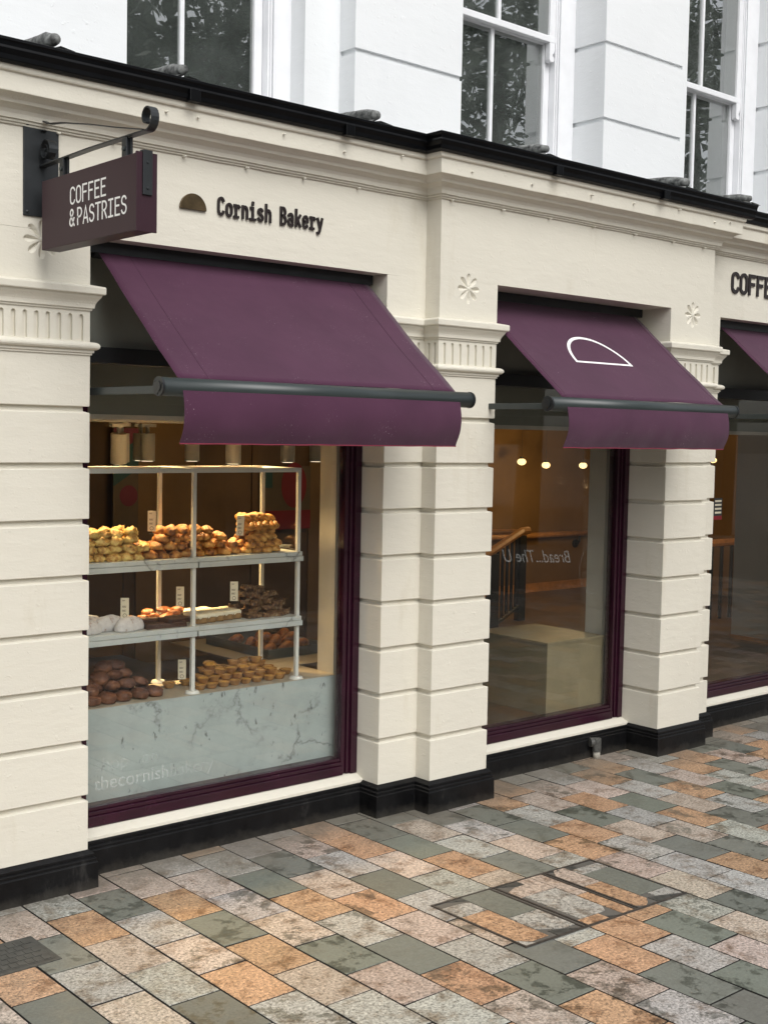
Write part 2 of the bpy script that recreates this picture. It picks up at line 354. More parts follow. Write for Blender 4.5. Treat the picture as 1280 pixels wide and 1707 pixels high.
# stroke lettering -------------------------------------------------
def arc(cx, cy, rx, ry, a0, a1, n=9):
    return [(cx+rx*math.cos(R(a0+(a1-a0)*i/n)), cy+ry*math.sin(R(a0+(a1-a0)*i/n))) for i in range(n+1)]
CAPS = {
 'C': [arc(.3, .75, .26, .25, 15, 180)+arc(.3, .25, .26, .25, 180, 345)],
 'O': [arc(.3, .74, .26, .26, 0, 180)+arc(.3, .26, .26, .26, 180, 360)+[(.56, .74)]],
 'F': [[(.56, 1), (.08, 1), (.08, 0)], [(.08, .54), (.48, .54)]],
 'E': [[(.56, 1), (.08, 1), (.08, 0), (.56, 0)], [(.08, .54), (.48, .54)]],
 'P': [[(.07, 0), (.07, 1), (.28, 1)]+arc(.28, .73, .27, .27, 90, -90)+[(.07, .46)]],
 'A': [[(.02, 0), (.3, 1), (.58, 0)], [(.12, .3), (.48, .3)]],
 'S': [arc(.3, .75, .24, .25, 20, 180, 7)+arc(.3, .75, .24, .22, 200, 250, 3)+arc(.3, .27, .25, .24, 70, 0, 4)+arc(.3, .25, .25, .25, -10, -165, 7)],
 'T': [[(.02, 1), (.58, 1)], [(.3, 1), (.3, 0)]],
 'R': [[(.07, 0), (.07, 1), (.28, 1)]+arc(.28, .74, .26, .26, 90, -90)+[(.07, .48)], [(.3, .48), (.57, 0)]],
 'I': [[(.06, 1), (.54, 1)], [(.3, 1), (.3, 0)], [(.06, 0), (.54, 0)]],
 '&': [[(.58, 0), (.14, .66)]+arc(.27, .80, .17, .20, 215, -35, 8)+[(.16, .50)]+arc(.25, .25, .22, .25, 130, 300, 8)+[(.56, .46)]],
 'D': [[(.07, 0), (.07, 1), (.25, 1)]+arc(.25, .7, .3, .3, 90, 0)+arc(.25, .3, .3, .3, 0, -90)+[(.07, 0)]],
}
LOW = {
 'C': [arc(.3, .72, .23, .24, 20, 180, 7)+arc(.3, .26, .23, .24, 180, 340, 7)],
 'B': [[(.08, 0), (.08, .96), (.28, .96)]+arc(.28, .73, .20, .23, 90, -90, 7)+[(.08, .5)], [(.28, .5)]+arc(.28, .25, .25, .25, 90, -90, 7)+[(.08, 0)]],
 'o': [arc(.3, .44, .22, .24, 0, 180, 7)+arc(.3, .25, .22, .25, 180, 360, 7)+[(.52, .44)]],
 'r': [[(.06, .66), (.20, .66), (.20, 0)], [(.05, 0), (.40, 0)], [(.20, .42)]+arc(.38, .42, .17, .24, 160, 40, 5)],
 'n': [[(.1, .68), (.1, 0)], [(.1, .42)]+arc(.30, .42, .20, .25, 160, 0, 6)+[(.5, 0)]],
 'i': [[(.12, .66), (.30, .66), (.30, 0)], [(.06, 0), (.54, 0)], [(.29, .86), (.31, .98)]],
 's': [arc(.3, .51, .19, .17, 25, 200, 6)+[(.30, .35)]+arc(.3, .17, .21, .17, 50, -160, 7)],
 'h': [[(.1, .98), (.1, 0)], [(.1, .42)]+arc(.30, .42, .20, .25, 160, 0, 6)+[(.5, 0)]],
 'a': [arc(.28, .48, .2, .2, 150, 0, 6)+[(.48, 0)], [(.48, .38), (.28, .38)]+arc(.27, .19, .19, .19, 90, 270, 6)+[(.48, .08)]],
 'k': [[(.1, .98), (.1, 0)], [(.5, .66), (.14, .32)], [(.24, .40), (.52, 0)]],
 'e': [[(.09, .35), (.51, .35)]+arc(.3, .43, .21, .24, 0, 180, 7)+arc(.3, .24, .21, .24, 180, 325, 6)],
 'y': [[(.08, .66), (.31, .08)], [(.53, .66), (.27, -.10), (.18, -.22), (.06, -.22)]],
}
def lettering(name, text, G, origin, U, V, h, adv, sw, depth, mat, parent):
    """one mesh; U, V = world directions right and up on the face; letters stand 'depth' proud along U x V"""
    U = Vector(U); V = Vector(V); Nn = U.cross(V).normalized(); O = Vector(origin); out = []
    for i, ch in enumerate(text):
        if ch not in G: continue
        bm = bmesh.new(); k = 0
        for pl in G.get(ch, []):
            pts = [Vector((i*adv+x*h*adv/(h*.62) if False else i*adv+x*adv/.74, y*h)) for x, y in pl]
            nn = len(pts); L = []; Rr = []
            closed = (pts[0]-pts[-1]).length < 1e-6
            for j, p in enumerate(pts):
                a = pts[j-1] if j > 0 else (pts[-2] if closed else None); b = pts[j+1] if j < nn-1 else (pts[1] if closed else None)
                ds = [(p-a).normalized()] if a is not None else []
                if b is not None: ds.append((b-p).normalized())
                nv = [Vector((-d.y, d.x)) for d in ds]
                if len(nv) == 2: q = (nv[0]+nv[1])/max(.35, 1+nv[0].dot(nv[1]))
                else: q = nv[0]
                e = Vector((0, 0))
                if a is None: e = -ds[0]*sw*.42
                if b is None: e = ds[-1]*sw*.42
                L.append(p+q*sw/2+e); Rr.append(p-q*sw/2+e)
            k += 1; dz = depth+k*.00012
            def w3(p, d): return bm.verts.new(O+U*p.x+V*p.y+Nn*d)
            lt = [w3(p, dz) for p in L]; rt = [w3(p, dz) for p in Rr]; lb = [w3(p, 0) for p in L]; rb = [w3(p, 0) for p in Rr]
            for j in range(nn-1):
                bm.faces.new((lt[j], rt[j], rt[j+1], lt[j+1])); bm.faces.new((lb[j], lb[j+1], rb[j+1], rb[j]))
                bm.faces.new((lt[j], lt[j+1], lb[j+1], lb[j])); bm.faces.new((rt[j+1], rt[j], rb[j], rb[j+1]))
            if not closed:
                bm.faces.new((lt[0], lb[0], rb[0], rt[0])); bm.faces.new((lt[-1], rt[-1], rb[-1], lb[-1]))
        out.append(from_bm('letter', bm, mat, parent))
    return out
def font_text(name, text, origin, U, V, size, depth, mat, parent, shear=0):
    cu = bpy.data.curves.new(name, 'FONT'); cu.body = text; cu.size = size; cu.extrude = depth; cu.shear = shear
    o = bpy.data.objects.new(name, cu); COL.objects.link(o); bpy.context.view_layer.update()
    me = bpy.data.meshes.new_from_object(o.evaluated_get(bpy.context.evaluated_depsgraph_get())); bpy.data.objects.remove(o)
    U = Vector(U); V = Vector(V); mm = Matrix((U, V, U.cross(V))).transposed().to_4x4(); mm.translation = Vector(origin)
    me.transform(mm); me.materials.clear(); return link(name, me, mat, parent)

# ------------------------------------------------------------------ key dimensions
B = -.102
XL, XM1, XM2, XM3, XR2, XR3, XC = .204, 1.747, 1.993, 2.389, 3.817, 4.227, 4.452
JZ = [.366+.2235*i for i in range(8)]; PT = .153; SOF = 2.61

# ------------------------------------------------------------------ ground and paving
gb = bmesh.new(); abox(gb, -150, 150, -150, 150, -.3, -.012)
tag(from_bm('ground', gb, M['ground']), kind='structure')
KN = {}
for row in "-4:...P|-3:..OS|-2:GPSGP|-1:GOPGS|0:PSGPOG|1:POSOPG|2:.PGPSPG|3:GSOGSOP|4:GSPOPGSO|5:PGSG.SPG|6:OOPG.GOS|7:SSOP.OG|8:.PGS.OS|9:..PG.G|10:...OPP|11:..OGG|12:..SPSO|13:.OGPS|14:.PSOG|15:OGPS|16:.SOG|17:GPSO|18:.OGP|19:.SO|20:.PG|21:SO|22:P".split('|'):
    c, s = row.split(':')
    for i, ch in enumerate(s):
        if ch != '.': KN[(int(c), i-1)] = ch
TONE = {'S': (.150, .157, .132), 'G': (.345, .335, .305), 'P': (.405, .335, .28), 'O': (.40, .252, .15)}
def paving():
    bm = bmesh.new(); tl = bm.loops.layers.float_color.new('tone'); sl = bm.faces.layers.float.new('speck')
    rnd = random.Random(3); PX, PY = .1985, .296; g = .0037; dl = bm.faces.layers.float.new('damp')
    for c in range(-14, 62):
        xc = .107+PX*(c+.5)
        for r in range(-2, 20):
            y1 = -.087-(.148 if c % 2 else 0)-.037*xc-PY*r; y0 = y1-PY
            if y0 > .11 or y1 < -5.2: continue
            k = KN.get((c, r)) or rnd.choice('SGPOSGPOGP')
            if (c, r) not in KN: k = 'OGPS'[(r+c*3+rnd.choice((0, 0, 0, 1, 2))) % 4]
            b = rnd.uniform(.88, 1.12); t = TONE[k]; t = tuple(x*b*rnd.uniform(.97, 1.03) for x in t)
            x0, x1 = xc-PX/2+g, xc+PX/2-g; ya, yb = y0+g, y1-g
            h = rnd.uniform(-.0009, .0009); tx, ty = rnd.uniform(-.0006, .0006), rnd.uniform(-.0006, .0006)
            def zz(x, y): return h+tx*(1 if x > xc else -1)+ty*(1 if y > (y0+y1)/2 else -1)
            e = .0018
            j = [rnd.uniform(-.0009, .0009) for _ in range(8)]
            P0 = [(x0+j[0], ya+j[1]), (x1+j[2], ya+j[3]), (x1+j[4], yb+j[5]), (x0+j[6], yb+j[7])]
            cc = ((x0+x1)/2, (ya+yb)/2)
            top = [bm.verts.new((x+math.copysign(e, cc[0]-x), y+math.copysign(e, cc[1]-y), zz(x, y))) for x, y in P0]
            mid = [bm.verts.new((x, y, zz(x, y)-.0018)) for x, y in P0]; bot = [bm.verts.new((x, y, -.011)) for x, y in P0]
            fs = [bm.faces.new(top)]
            for i in range(4):
                fs.append(bm.faces.new((mid[i], mid[(i+1) % 4], top[(i+1) % 4], top[i]))); fs.append(bm.faces.new((bot[i], bot[(i+1) % 4], mid[(i+1) % 4], mid[i])))
            dmp = 1.0 if rnd.random() < (.6 if k == 'S' else .32) else rnd.uniform(0, .35)
            for q_, f in enumerate(fs):
                if q_ > 0 and q_ % 2 == 0: f.material_index = 1
                f[dl] = dmp; f[sl] = .25 if k == 'S' else 1.0
                for l in f.loops: l[tl] = (*t, 1)
    # mortar bed between the stones
    v = [bm.verts.new(p) for p in ((-3, -5.4, -.0075), (12.5, -5.4, -.0075), (12.5, .12, -.0075), (-3, .12, -.0075))]
    f = bm.faces.new(v); f.material_index = 1; f[sl] = 0
    me = bpy.data.meshes.new('pavement'); bm.to_mesh(me); bm.free(); me.materials.append(M['paver']); me.materials.append(M['mortar'])
    return tag(link('pavement', me), kind='structure')
paving()

# ------------------------------------------------------------------ the building
bld = empty('shop_building', (0, 0, 0))
tag(bld, 'cream rusticated shopfront building with plum framed windows and white upper storey', 'building')
def grooves():
    pr = [(PT-.05, -.004), (PT, 0)]
    for z in JZ:
        pr += [(z-.0145, 0), (z-.0125, -.0015), (z-.007, -.019), (z+.0115, -.020), (z+.0125, -.0015), (z+.015, 0)]
    return pr
TOR = [(2.163+.016-.016*math.cos(a), .010+.020*math.sin(a)) for a in [math.pi*i/8 for i in range(9)]]
CAPP = [(2.1435, 0), (2.1440, .006), (2.153, .006), (2.1535, .012), (2.163, .012)]+TOR+[(2.196, 0)]
CAPP2 = [(2.317, 0), (2.3175, .006), (2.326, .007), (2.3265, .013), (2.336, .014), (2.343, .0155), (2.352, .020), (2.361, .026), (2.369, .032), (2.378, .036), (2.3795, .0365), (2.380, .044), (2.384, .046), (2.405, .0465), (2.410, .044), (2.4205, 0), (SOF, 0)]
def flute_cutters(bm, faces):
    for (p, d, n, L, cnt, z0, z1) in faces:   # start point, dir, outward normal, length
        p = Vector(p); d = Vector(d); n = Vector(n)
        for i in range(cnt):
            c = p+d*(L*(i+.5)/cnt); r = .0095; pts = []
            seg = 8; ring = []
            for a in range(seg+1): ring.append((math.cos(math.pi*a/seg)*r, z1-r+math.sin(math.pi*a/seg)*r))
            ring += [(-r, z0), (r, z0)]
            fr = [bm.verts.new(c+d*x+n*.004+Vector((0, 0, z))) for x, z in ring]
            bk = [bm.verts.new(c+d*x*.8-n*.0120+Vector((0, 0, z if z < z1-r else z-.002))) for x, z in ring]
            k = len(ring)
            bm.faces.new(fr); bm.faces.new(bk[::-1])
            for j in range(k): bm.faces.new((fr[j], bk[j], bk[(j+1) % k], fr[(j+1) % k]))
PILS = []
def pillar(loop, flutes, plinth_loop=None):
    tb = tower(loop, grooves()+CAPP+CAPP2)
    for v in tb.verts:
        if v.co.y < .1: v.co += Vector((noise.noise(v.co*9)*.0016, noise.noise(v.co*7+Vector((5, 0, 0)))*.0016, noise.noise(v.co*6+Vector((0, 8, 0)))*.0028))
    o = from_bm('pillar', tb, M['cream'], bld)
    cb = bmesh.new(); flute_cutters(cb, flutes); cut(o, cb)
    md = o.modifiers.new('bevel', 'BEVEL'); md.width = .0022; md.segments = 2; md.limit_method = 'ANGLE'; md.angle_limit = R(55)
    o.data.materials.clear(); o.data.materials.append(M['cream']); PILS.append(o)
    return o
PLP = [(-.02, .033), (.104, .031), (.110, .024), (.1105, .027), (.121, .027), (.127, .017), (.1275, .020), (.139, .020), (.150, .008), (PT+.001, .0015)]
pl = lambda loop: from_bm('plinth', tower(loop, PLP), M['black'], bld, bevel=.0015)
zf0, zf1 = 2.199, 2.303
LA = [(-2.99, 0), (XL, 0), (XL, .42), (-2.99, .42)]
pillar(LA, [((-2.90, 0, 0), (1, 0, 0), (0, -1, 0), 3.09, 66, zf0, zf1)])
LM = [(XM1, 0), (XM2, 0), (XM2, B), (XM3, B), (XM3, .42), (XM1, .42)]
pillar(LM, [((XM1+.012, 0, 0), (1, 0, 0), (0, -1, 0), .225, 4, zf0, zf1), ((XM2, -.012, 0), (0, -1, 0), (-1, 0, 0), .082, 2, zf0, zf1), ((XM2+.012, B, 0), (1, 0, 0), (0, -1, 0), .372, 7, zf0, zf1)])
LR = [(XR2, B), (XR3, B), (XR3, 0), (XC, 0), (XC, .42), (XR2, .42)]
pillar(LR, [((XR2+.012, B, 0), (1, 0, 0), (0, -1, 0), .386, 7, zf0, zf1), ((XR3+.02, 0, 0), (1, 0, 0), (0, -1, 0), .19, 3, zf0, zf1)])
LE = [(5.99, 0), (8.99, 0), (8.99, .42), (5.99, .42)]
pillar(LE, [((6.02, 0, 0), (1, 0, 0), (0, -1, 0), .5, 8, zf0, zf1)])
for lp in (LA, LM, LR, LE): pl(lp)
# window-side dwarf walls and sloped sills
for x0, x1 in ((XL, XM1), (XM3, XR2), (XC, 5.99)):
    from_bm('plinth', tower([(x0+.001, .128), (x1-.001, .128), (x1-.001, .4), (x0+.001, .4)], [(a, b) for a, b in PLP]), M['black'], bld, bevel=.0015)
    bm = bmesh.new(); vs = [bm.verts.new(p) for x in (x0-.01, x1+.01) for p in ((x, .112, PT-.01), (x, .112, PT+.0055), (x, .165, .1785), (x, .24, .181), (x, .24, PT-.01))]
    for i in range(5): bm.faces.new((vs[i], vs[(i+1) % 5], vs[5+(i+1) % 5], vs[5+i]))
    bm.faces.new(vs[:5][::-1]); bm.faces.new(vs[5:]); from_bm('window_sill', bm, M['cream'], bld, bevel=.002)
# entablature wall
PLAN = [(-3, 0), (XM2, 0), (XM2, B), (XR3, B), (XR3, 0), (9, 0), (9, .45), (-3, .45)]
ent = from_bm('wall', tower(PLAN, [(SOF, 0), (3.16, 0)]), M['cream'], bld)
def petals(bm, cx, cz, y, sc=1):
    for i in range(8):
        a = R(90+45*i+ (6 if i else 0)*0); d = Vector((math.cos(a), 0, math.sin(a)))*sc; n = Vector((-math.sin(a), 0, math.cos(a)))*sc
        dep = [(.013, .0025, .003), (.026, .0075, .009), (.042, .0125, .013), (.057, .0145, .013), (.068, .0105, .010), (.074, .003, .003)]
        rings = []
        for t, w, dp in dep:
            c = Vector((cx, y, cz))+d*t
            rings.append([bm.verts.new(c-n*w+Vector((0, -.003, 0))), bm.verts.new(c-n*w), bm.verts.new(c-n*w*.1+Vector((0, dp, 0))), bm.verts.new(c+n*w), bm.verts.new(c+n*w+Vector((0, -.003, 0)))])
        for p, q in zip(rings, rings[1:]):
            for k in range(5): bm.faces.new((p[k], p[(k+1) % 5], q[(k+1) % 5], q[k]))
        bm.faces.new(rings[0][::-1]); bm.faces.new(rings[-1])
cb = bmesh.new(); 
for cx, cz, y in ((.0, 2.572, 0), (2.186, 2.573, B), (4.026, 2.585, B)): petals(cb, cx, cz, y)
cut(ent, cb); ent.data.materials.clear(); ent.data.materials.append(M['cream'])
for po, (cx, cz, y) in zip(PILS, ((.0, 2.572, 0), (2.186, 2.573, B), (4.026, 2.585, B))):
    cb = bmesh.new(); petals(cb, cx, cz, y); md = po.modifiers.get('bevel'); po.modifiers.clear(); cut(po, cb); po.data.materials.clear(); po.data.materials.append(M['cream'])
    md = po.modifiers.new('bevel', 'BEVEL'); md.width = .0018; md.segments = 2; md.limit_method = 'ANGLE'; md.angle_limit = R(55)
for cx, cz, y in ((.0, 2.572, 0), (2.186, 2.573, B), (4.026, 2.585, B)):
    bm = bmesh.new(); bmesh.ops.create_uvsphere(bm, u_segments=14, v_segments=8, radius=.0095, matrix=Matrix.Translation((cx, y+.002, cz)) @ Matrix.Diagonal((1, .6, 1, 1)))
    from_bm('rosette_centre', bm, M['cream'], bld, smooth=True)
# cornice
COR = [(2.984, -.02), (2.985, .008), (2.989, .0105), (2.993, .008), (2.9935, .016), (2.998, .0185), (3.003, .017), (3.0035, .026), (3.020, .029), (3.033, .036), (3.043, .050), (3.048, .062), (3.0485, .068), (3.060, .073), (3.069, .085), (3.0765, .101), (3.077, .109), (3.080, .110), (3.143, .112), (3.147, .122), (3.152, .125), (3.172, .127), (3.178, .122), (3.180, -.2)]
# long runs are split so that the hand-run wobble of the plaster shows
def subdiv(path, step):
    out = []
    for a, b in zip(path, path[1:]+path[:1]):
        a = Vector(a); b = Vector(b); n = max(1, int((b-a).length/step)); out += [tuple(a+(b-a)*i/n) for i in range(n)]
    return out
co = from_bm('cornice', tower(subdiv(PLAN[:6], .06)[:-1*0 or None], COR) if False else tower(subdiv(PLAN, .08), COR), M['cream'], bld)
for v in co.data.vertices:
    s = noise.noise(Vector((v.co.x*5, v.co.y*3, v.co.z*4)))*.0022+noise.noise(Vector((v.co.x*17, 3, v.co.z*9)))*.0013
    v.co.z += s; v.co.y += s*.8
rnd = random.Random(11)
def peg(x, y, z, r, l):
    bm = bmesh.new(); tube(bm, [(x, y+.01, z), (x+rnd.uniform(-.003, .003), y-l, z-rnd.uniform(0, .004))], r*1.25, 7)
    from_bm('paint_clogged_hook', bm, M['cream'], bld, smooth=True)
for x in [.47, .62, 1.05, 1.38, 1.72]: peg(x, -.113, 3.12+rnd.uniform(-.02, .02), .0035, rnd.uniform(.006, .016))
for x in [2.08, 2.5, 2.95, 3.3, 3.7, 4.05, 4.2]: peg(x, B-.113, 3.12+rnd.uniform(-.02, .02), .004, rnd.uniform(.006, .018))
for x in [.06, .3, .62, .93, 1.24, 1.55]: peg(x, -.012, 2.982, .004, .012)
for x in [2.05, 2.4, 2.75, 3.1, 3.45, 3.8, 4.1]: peg(x, B-.012, 2.982, .004, .012)
# gutter and lead roof
GP = [(-.12, 0), (-.10, .0), (-.02, .0), (-.005, .015), (0, .03), (.012, .058), (.022, .062), (.032, .068), (.055, .071), (.058, .078), (.064, .080), (.066, .072)]
def gutter(path, off):
    bm = bmesh.new(); mt = miters(path, False); rings = []
    prof = [(.105, 3.168), (.135, 3.168), (.150, 3.176), (.152, 3.194), (.163, 3.212), (.160, 3.222), (.163, 3.234), (.168, 3.240), (.168, 3.250), (.160, 3.252), (.156, 3.236), (.120, 3.200), (.105, 3.200)]
    for o, z in prof: rings.append([bm.verts.new((p[0]+q.x*(o+off), p[1]+q.y*(o+off), z)) for p, q in zip(path, mt)])
    for a, b in zip(rings, rings[1:]+rings[:1]):
        for i in range(len(path)-1): bm.faces.new((a[i], a[i+1], b[i+1], b[i]))
    bm.faces.new([r[0] for r in rings]); bm.faces.new([r[-1] for r in rings][::-1])
    return bm
from_bm('gutter', gutter([(-3, 0), (XM2, 0), (XM2, B), (XR3+.18, B)], 0), M['gutter'], bld, bevel=.002)
from_bm('gutter', gutter([(XR3+.16, 0), (9, 0)], -.012), M['gutter'], bld, bevel=.002)
for x, yb in ((-.9, 0), (.55, 0), (1.35, 0), (2.62, B), (3.5, B)):
    bm = bmesh.new(); abox(bm, x, x+.05, yb-.168, yb-.13, 3.166, 3.215); from_bm('gutter_joint', bm, M['gutter'], bld, bevel=.003)
bm = bmesh.new()
vs = [bm.verts.new(p) for p in ((-3, -.11, 3.19), (XM2+.05, -.11, 3.19), (XM2+.05, B-.11, 3.19), (XR3+.1, B-.11, 3.19), (XR3+.1, -.11, 3.19), (9, -.11, 3.19), (9, .45, 3.31), (-3, .45, 3.31))]
bm.faces.new(vs); from_bm('roof', bm, M['lead'], bld)
for x, yb, s in ((-.0, 0, 1), (.555, 0, .95), (1.57, 0, 1), (2.60, B, .9), (3.77, B, 1.1), (4.40, B, .8)):
    bm = bmesh.new(); n = 14; pts = []; rs = []
    for i in range(n):
        t = i/(n-1); y = yb-.115+t*.5; pts.append((x+t*.02+noise.noise(Vector((x*3, t*4, 0)))*.004, y, 3.290+t*.045+.014*s+(.0 if t > .08 else -.006)))
        rs.append((.028 if t > .10 else .020+t*.08)*s*(1+.12*noise.noise(Vector((x, t*9, 2)))))
    tube(bm, pts, .03, 12, rs=rs)
    # dressed lead skirts either side
    for sgn in (-1, 1):
        a = [bm.verts.new((x+sgn*.018*s, yb-.12, 3.275)), bm.verts.new((x+sgn*.060*s, yb-.155, 3.255)), bm.verts.new((x+sgn*.075*s, yb+.1, 3.275)), bm.verts.new((x+sgn*.018*s, yb+.1, 3.30))]
        bm.faces.new(a)
    from_bm('lead_roll', bm, M['lead'], bld, smooth=True)

# upper storey --------------------------------------------------------
UZ = 3.1; UT = 7.2; WZ0, WZ1 = 3.28, 5.25
def upier(x0, x1, cutters, yf=.4, yb=.9):
    o = from_bm('upper_pier', tower([(x0, yf), (x1, yf), (x1, yb), (x0, yb)], [(UZ, 0), (UT, 0)]), M['white_wall'], bld)
    cb = bmesh.new(); any_ = False
    for xa, xb, ret in cutters:
        for z in [3.757+.447*k for k in range(0, 5)]:
            any_ = True
            lp = [(xa-.05, yf-.05), (xb, yf-.05), (xb, yf+.016), (xa+(.016), yf+.016), (xa+.016, ret), (xa-.05, ret)]
            lo = [cb.verts.new((p[0], p[1], z-.018)) for p in lp]
            mi = [cb.verts.new((p[0], p[1], z+.006)) for p in lp]; hi = [cb.verts.new((p[0], p[1], z+.016)) for p in lp]
            for a, b in ((lo, mi), (mi, hi)):
                for i in range(6): cb.faces.new((a[i], a[(i+1) % 6], b[(i+1) % 6], b[i]))
            # slope the lower ledge of the groove
            for i in (2, 3, 4): lo[i].co.z += .010
            cb.faces.new(lo[::-1]); cb.faces.new(hi)
    if any_: cut(o, cb)
    else: cb.free()
    o.data.materials.clear(); o.data.materials.append(M['white_wall'])
    return o
upier(-3, .582, [(-3, .55, .6)])
upier(1.853, 2.590, [(1.853, 2.70, .52)])
box('upper_wall', 1.634, 1.853, .524, .9, UZ, UT, M['white_wall'], bld)
upier(3.773, 4.582, [(3.773, 4.529, .685)])
upier(5.73, 9, [(5.73, 8.9, .685)])
for x0, x1 in ((.582, 1.634), (2.59, 3.773), (4.582, 5.73)):
    box('upper_wall', x0, x1, .50, .9, WZ1, UT, M['white_wall'], bld); box('upper_wall', x0, x1, .56, .9, UZ, WZ0, M['white_wall'], bld)
def sash(xl, xr, xm, xend):
    """xl..xr glazed width; xm = glazing bar; xend = right end of the box frame"""
    w = empty('sash_window', (xm, .66, WZ0)); w.parent = bld
    def P(n, bx, mat, bev=.003):
        bm = bmesh.new()
        for b_ in bx: abox(bm, b_[0]-xm, b_[1]-xm, b_[2]-.66, b_[3]-.66, b_[4]-WZ0, b_[5]-WZ0)
        return from_bm(n, bm, mat, w, bevel=bev)
    mr0, mr1 = 4.218, 4.256
    P('frame', [(xr+.05, xend, .655, .80, WZ0, WZ1), (xr+.075, xend, .640, .655, WZ0, WZ1), (xl-.12, xl-.05, .655, .80, WZ0, WZ1), (xl-.12, xend, .655, .8, WZ1-.05, WZ1), (xl-.12, xend, .60, .8, WZ0, WZ0+.05)], M['white_wood'])
    # staff bead
    P('bead', [(xr+.058, xr+.066, .645, .655, WZ0+.05, WZ1-.05)], M['white_wood'], 0)
    P('lower_sash', [(xl-.045, xl, .70, .74, WZ0+.05, mr1-.002), (xr, xr+.048, .70, .74, WZ0+.05, mr1-.002), (xm-.011, xm+.011, .705, .735, WZ0+.12, mr0), (xl, xr, .70, .74, WZ0+.05, WZ0+.12), (xl-.045, xr+.048, .6985, .741, mr0-.004, mr1-.004)], M['white_wood'])
    P('upper_sash', [(xl-.045, xl, .657, .694, mr0, WZ1-.05), (xr, xr+.048, .657, .694, mr0, WZ1-.05), (xm+.006-.011, xm+.006+.011, .660, .690, mr1, WZ1-.12), (xl, xr, .657, .694, WZ1-.12, WZ1-.05), (xl-.045, xr+.049, .6555, .6945, mr0, mr1)], M['white_wood'])
    # sash horn: an ogee bracket hanging under the meeting rail
    bm = bmesh.new(); pr = [(0, 0), (.046, 0), (.046, -.03), (.040, -.055), (.028, -.07), (.040, -.088), (.044, -.10), (.030, -.112), (.006, -.112), (.0, -.10)]
    for sx, x in ((1, xr), ):
        a = [bm.verts.new((x-xm+p, .656-.66, mr0+q-WZ0)) for p, q in pr]; b_ = [bm.verts.new((x-xm+p, .694-.66, mr0+q-WZ0)) for p, q in pr]
        bm.faces.new(a); bm.faces.new(b_[::-1])
        for i in range(len(pr)): bm.faces.new((a[i], b_[i], b_[(i+1) % len(pr)], a[(i+1) % len(pr)]))
    from_bm('sash_horn', bm, M['white_wood'], w, bevel=.002)
    P('pane', [(xl, xr, .718, .722, WZ0+.12, mr0)], M['glass_up'], 0); P('pane', [(xl, xr, .674, .678, mr1, WZ1-.12)], M['glass_up'], 0)
sash(.66, 1.455, 1.047, 1.636); sash(2.69, 3.565, 3.13, 3.775); sash(4.66, 5.515, 5.10, 5.732)
# upper rooms
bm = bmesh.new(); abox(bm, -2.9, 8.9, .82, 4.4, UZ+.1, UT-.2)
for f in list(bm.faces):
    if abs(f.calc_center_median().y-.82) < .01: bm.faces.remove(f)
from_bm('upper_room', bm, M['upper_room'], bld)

# shop windows --------------------------------------------------------
def shop_window(x0, x1, wipe=False):
    w = empty('shop_window', (x0, .172, .18)); w.parent = bld
    def P(n, bx, mat, bev=.002):
        bm = bmesh.new()
        for b_ in bx: abox(bm, b_[0]-x0, b_[1]-x0, b_[2]-.172, b_[3]-.172, b_[4]-.18, b_[5]-.18)
        return from_bm(n, bm, mat, w, bevel=bev)
    zt = SOF+.01
    P('jamb', [(x0-.0, x0+.045, .165, .28, .181, zt), (x0+.045, x0+.085, .176, .27, .181, zt)], M['purple_paint'])
    P('jamb', [(x1-.040, x1, .160, .28, .181, zt), (x1-.060, x1-.040, .172, .24, .181, zt), (x1-.086, x1-.060, .181, .232, .181, zt)], M['purple_paint'])
    P('bottom_rail', [(x0+.085, x1-.086, .162, .27, .181, .226), (x0+.085, x1-.086, .174, .265, .226, .243), (x0+.085, x1-.086, .186, .26, .243, .258)], M['purple_paint'], .003)
    P('transom', [(x0+.085, x1-.086, .165, .26, 2.125, 2.192)], M['iron'])
    P('grey_top_glass', [(x0+.085, x1-.086, .205, .225, 2.192, zt)], M['bulkhead'], 0)  # opaque grey painted for the reflection in the glass above the transom
    P('pane', [(x0+.085, x1-.086, .198, .204, .258, 2.125)], M['glass'], 0)
    P('blind_box', [(x0+.012, x1-.012, .092, .163, SOF-.046, SOF+.006)], M['iron'], 0)
    return w
W1 = shop_window(XL, XM1); W2 = shop_window(XM3, XR2); W3 = shop_window(XC, 5.99)

# interior shell --------------------------------------------------------
FZ = .24
box('shop_floor', -2.8, 9, .265, 4.4, .18, FZ, M['floor_wood'], bld)
box('shop_ceiling', -2.8, 9, .46, 4.4, 2.02, 2.1, M['ceiling'], bld)
bm = bmesh.new(); abox(bm, -2.8, 9, .43, .46, 1.918, 2.7); abox(bm, -2.8, 9, .281, .43, 2.40, 2.42)
from_bm('bulkhead', bm, M['bulkhead'], bld)
box('bulkhead_lip', -2.8, 9, .426, .47, 1.895, 1.918, M['inner_cream'], bld)
box('ceiling_beam', -2.8, 9, .9, 1.0, 1.925, 2.02, M['ochre_wall'], bld)
box('back_wall', 3.95, 9, 4.25, 4.3, FZ, 2.02, M['ochre_wall'], bld)
box('skirting_board', 3.95, 9, 4.235, 4.25, FZ, FZ+.09, M['rail_wood'], bld)
box('partition_wall', -2.8, 3.92, 3.05, 3.12, FZ, 2.02, M['dark_wall'], bld)
box('partition_wall', 3.0, 3.10, 3.12, 4.3, FZ, 2.02, M['dark_wall'], bld)
for x in (2.05, 2.62, 3.10, 3.72): box('partition_batten', x, x+.03, 3.035, 3.05, FZ, 2.02, M['dark_wall'], bld)
box('panel', 2.14, 2.60, 3.03, 3.05, FZ, 1.93, M['ochre_wall'], bld)
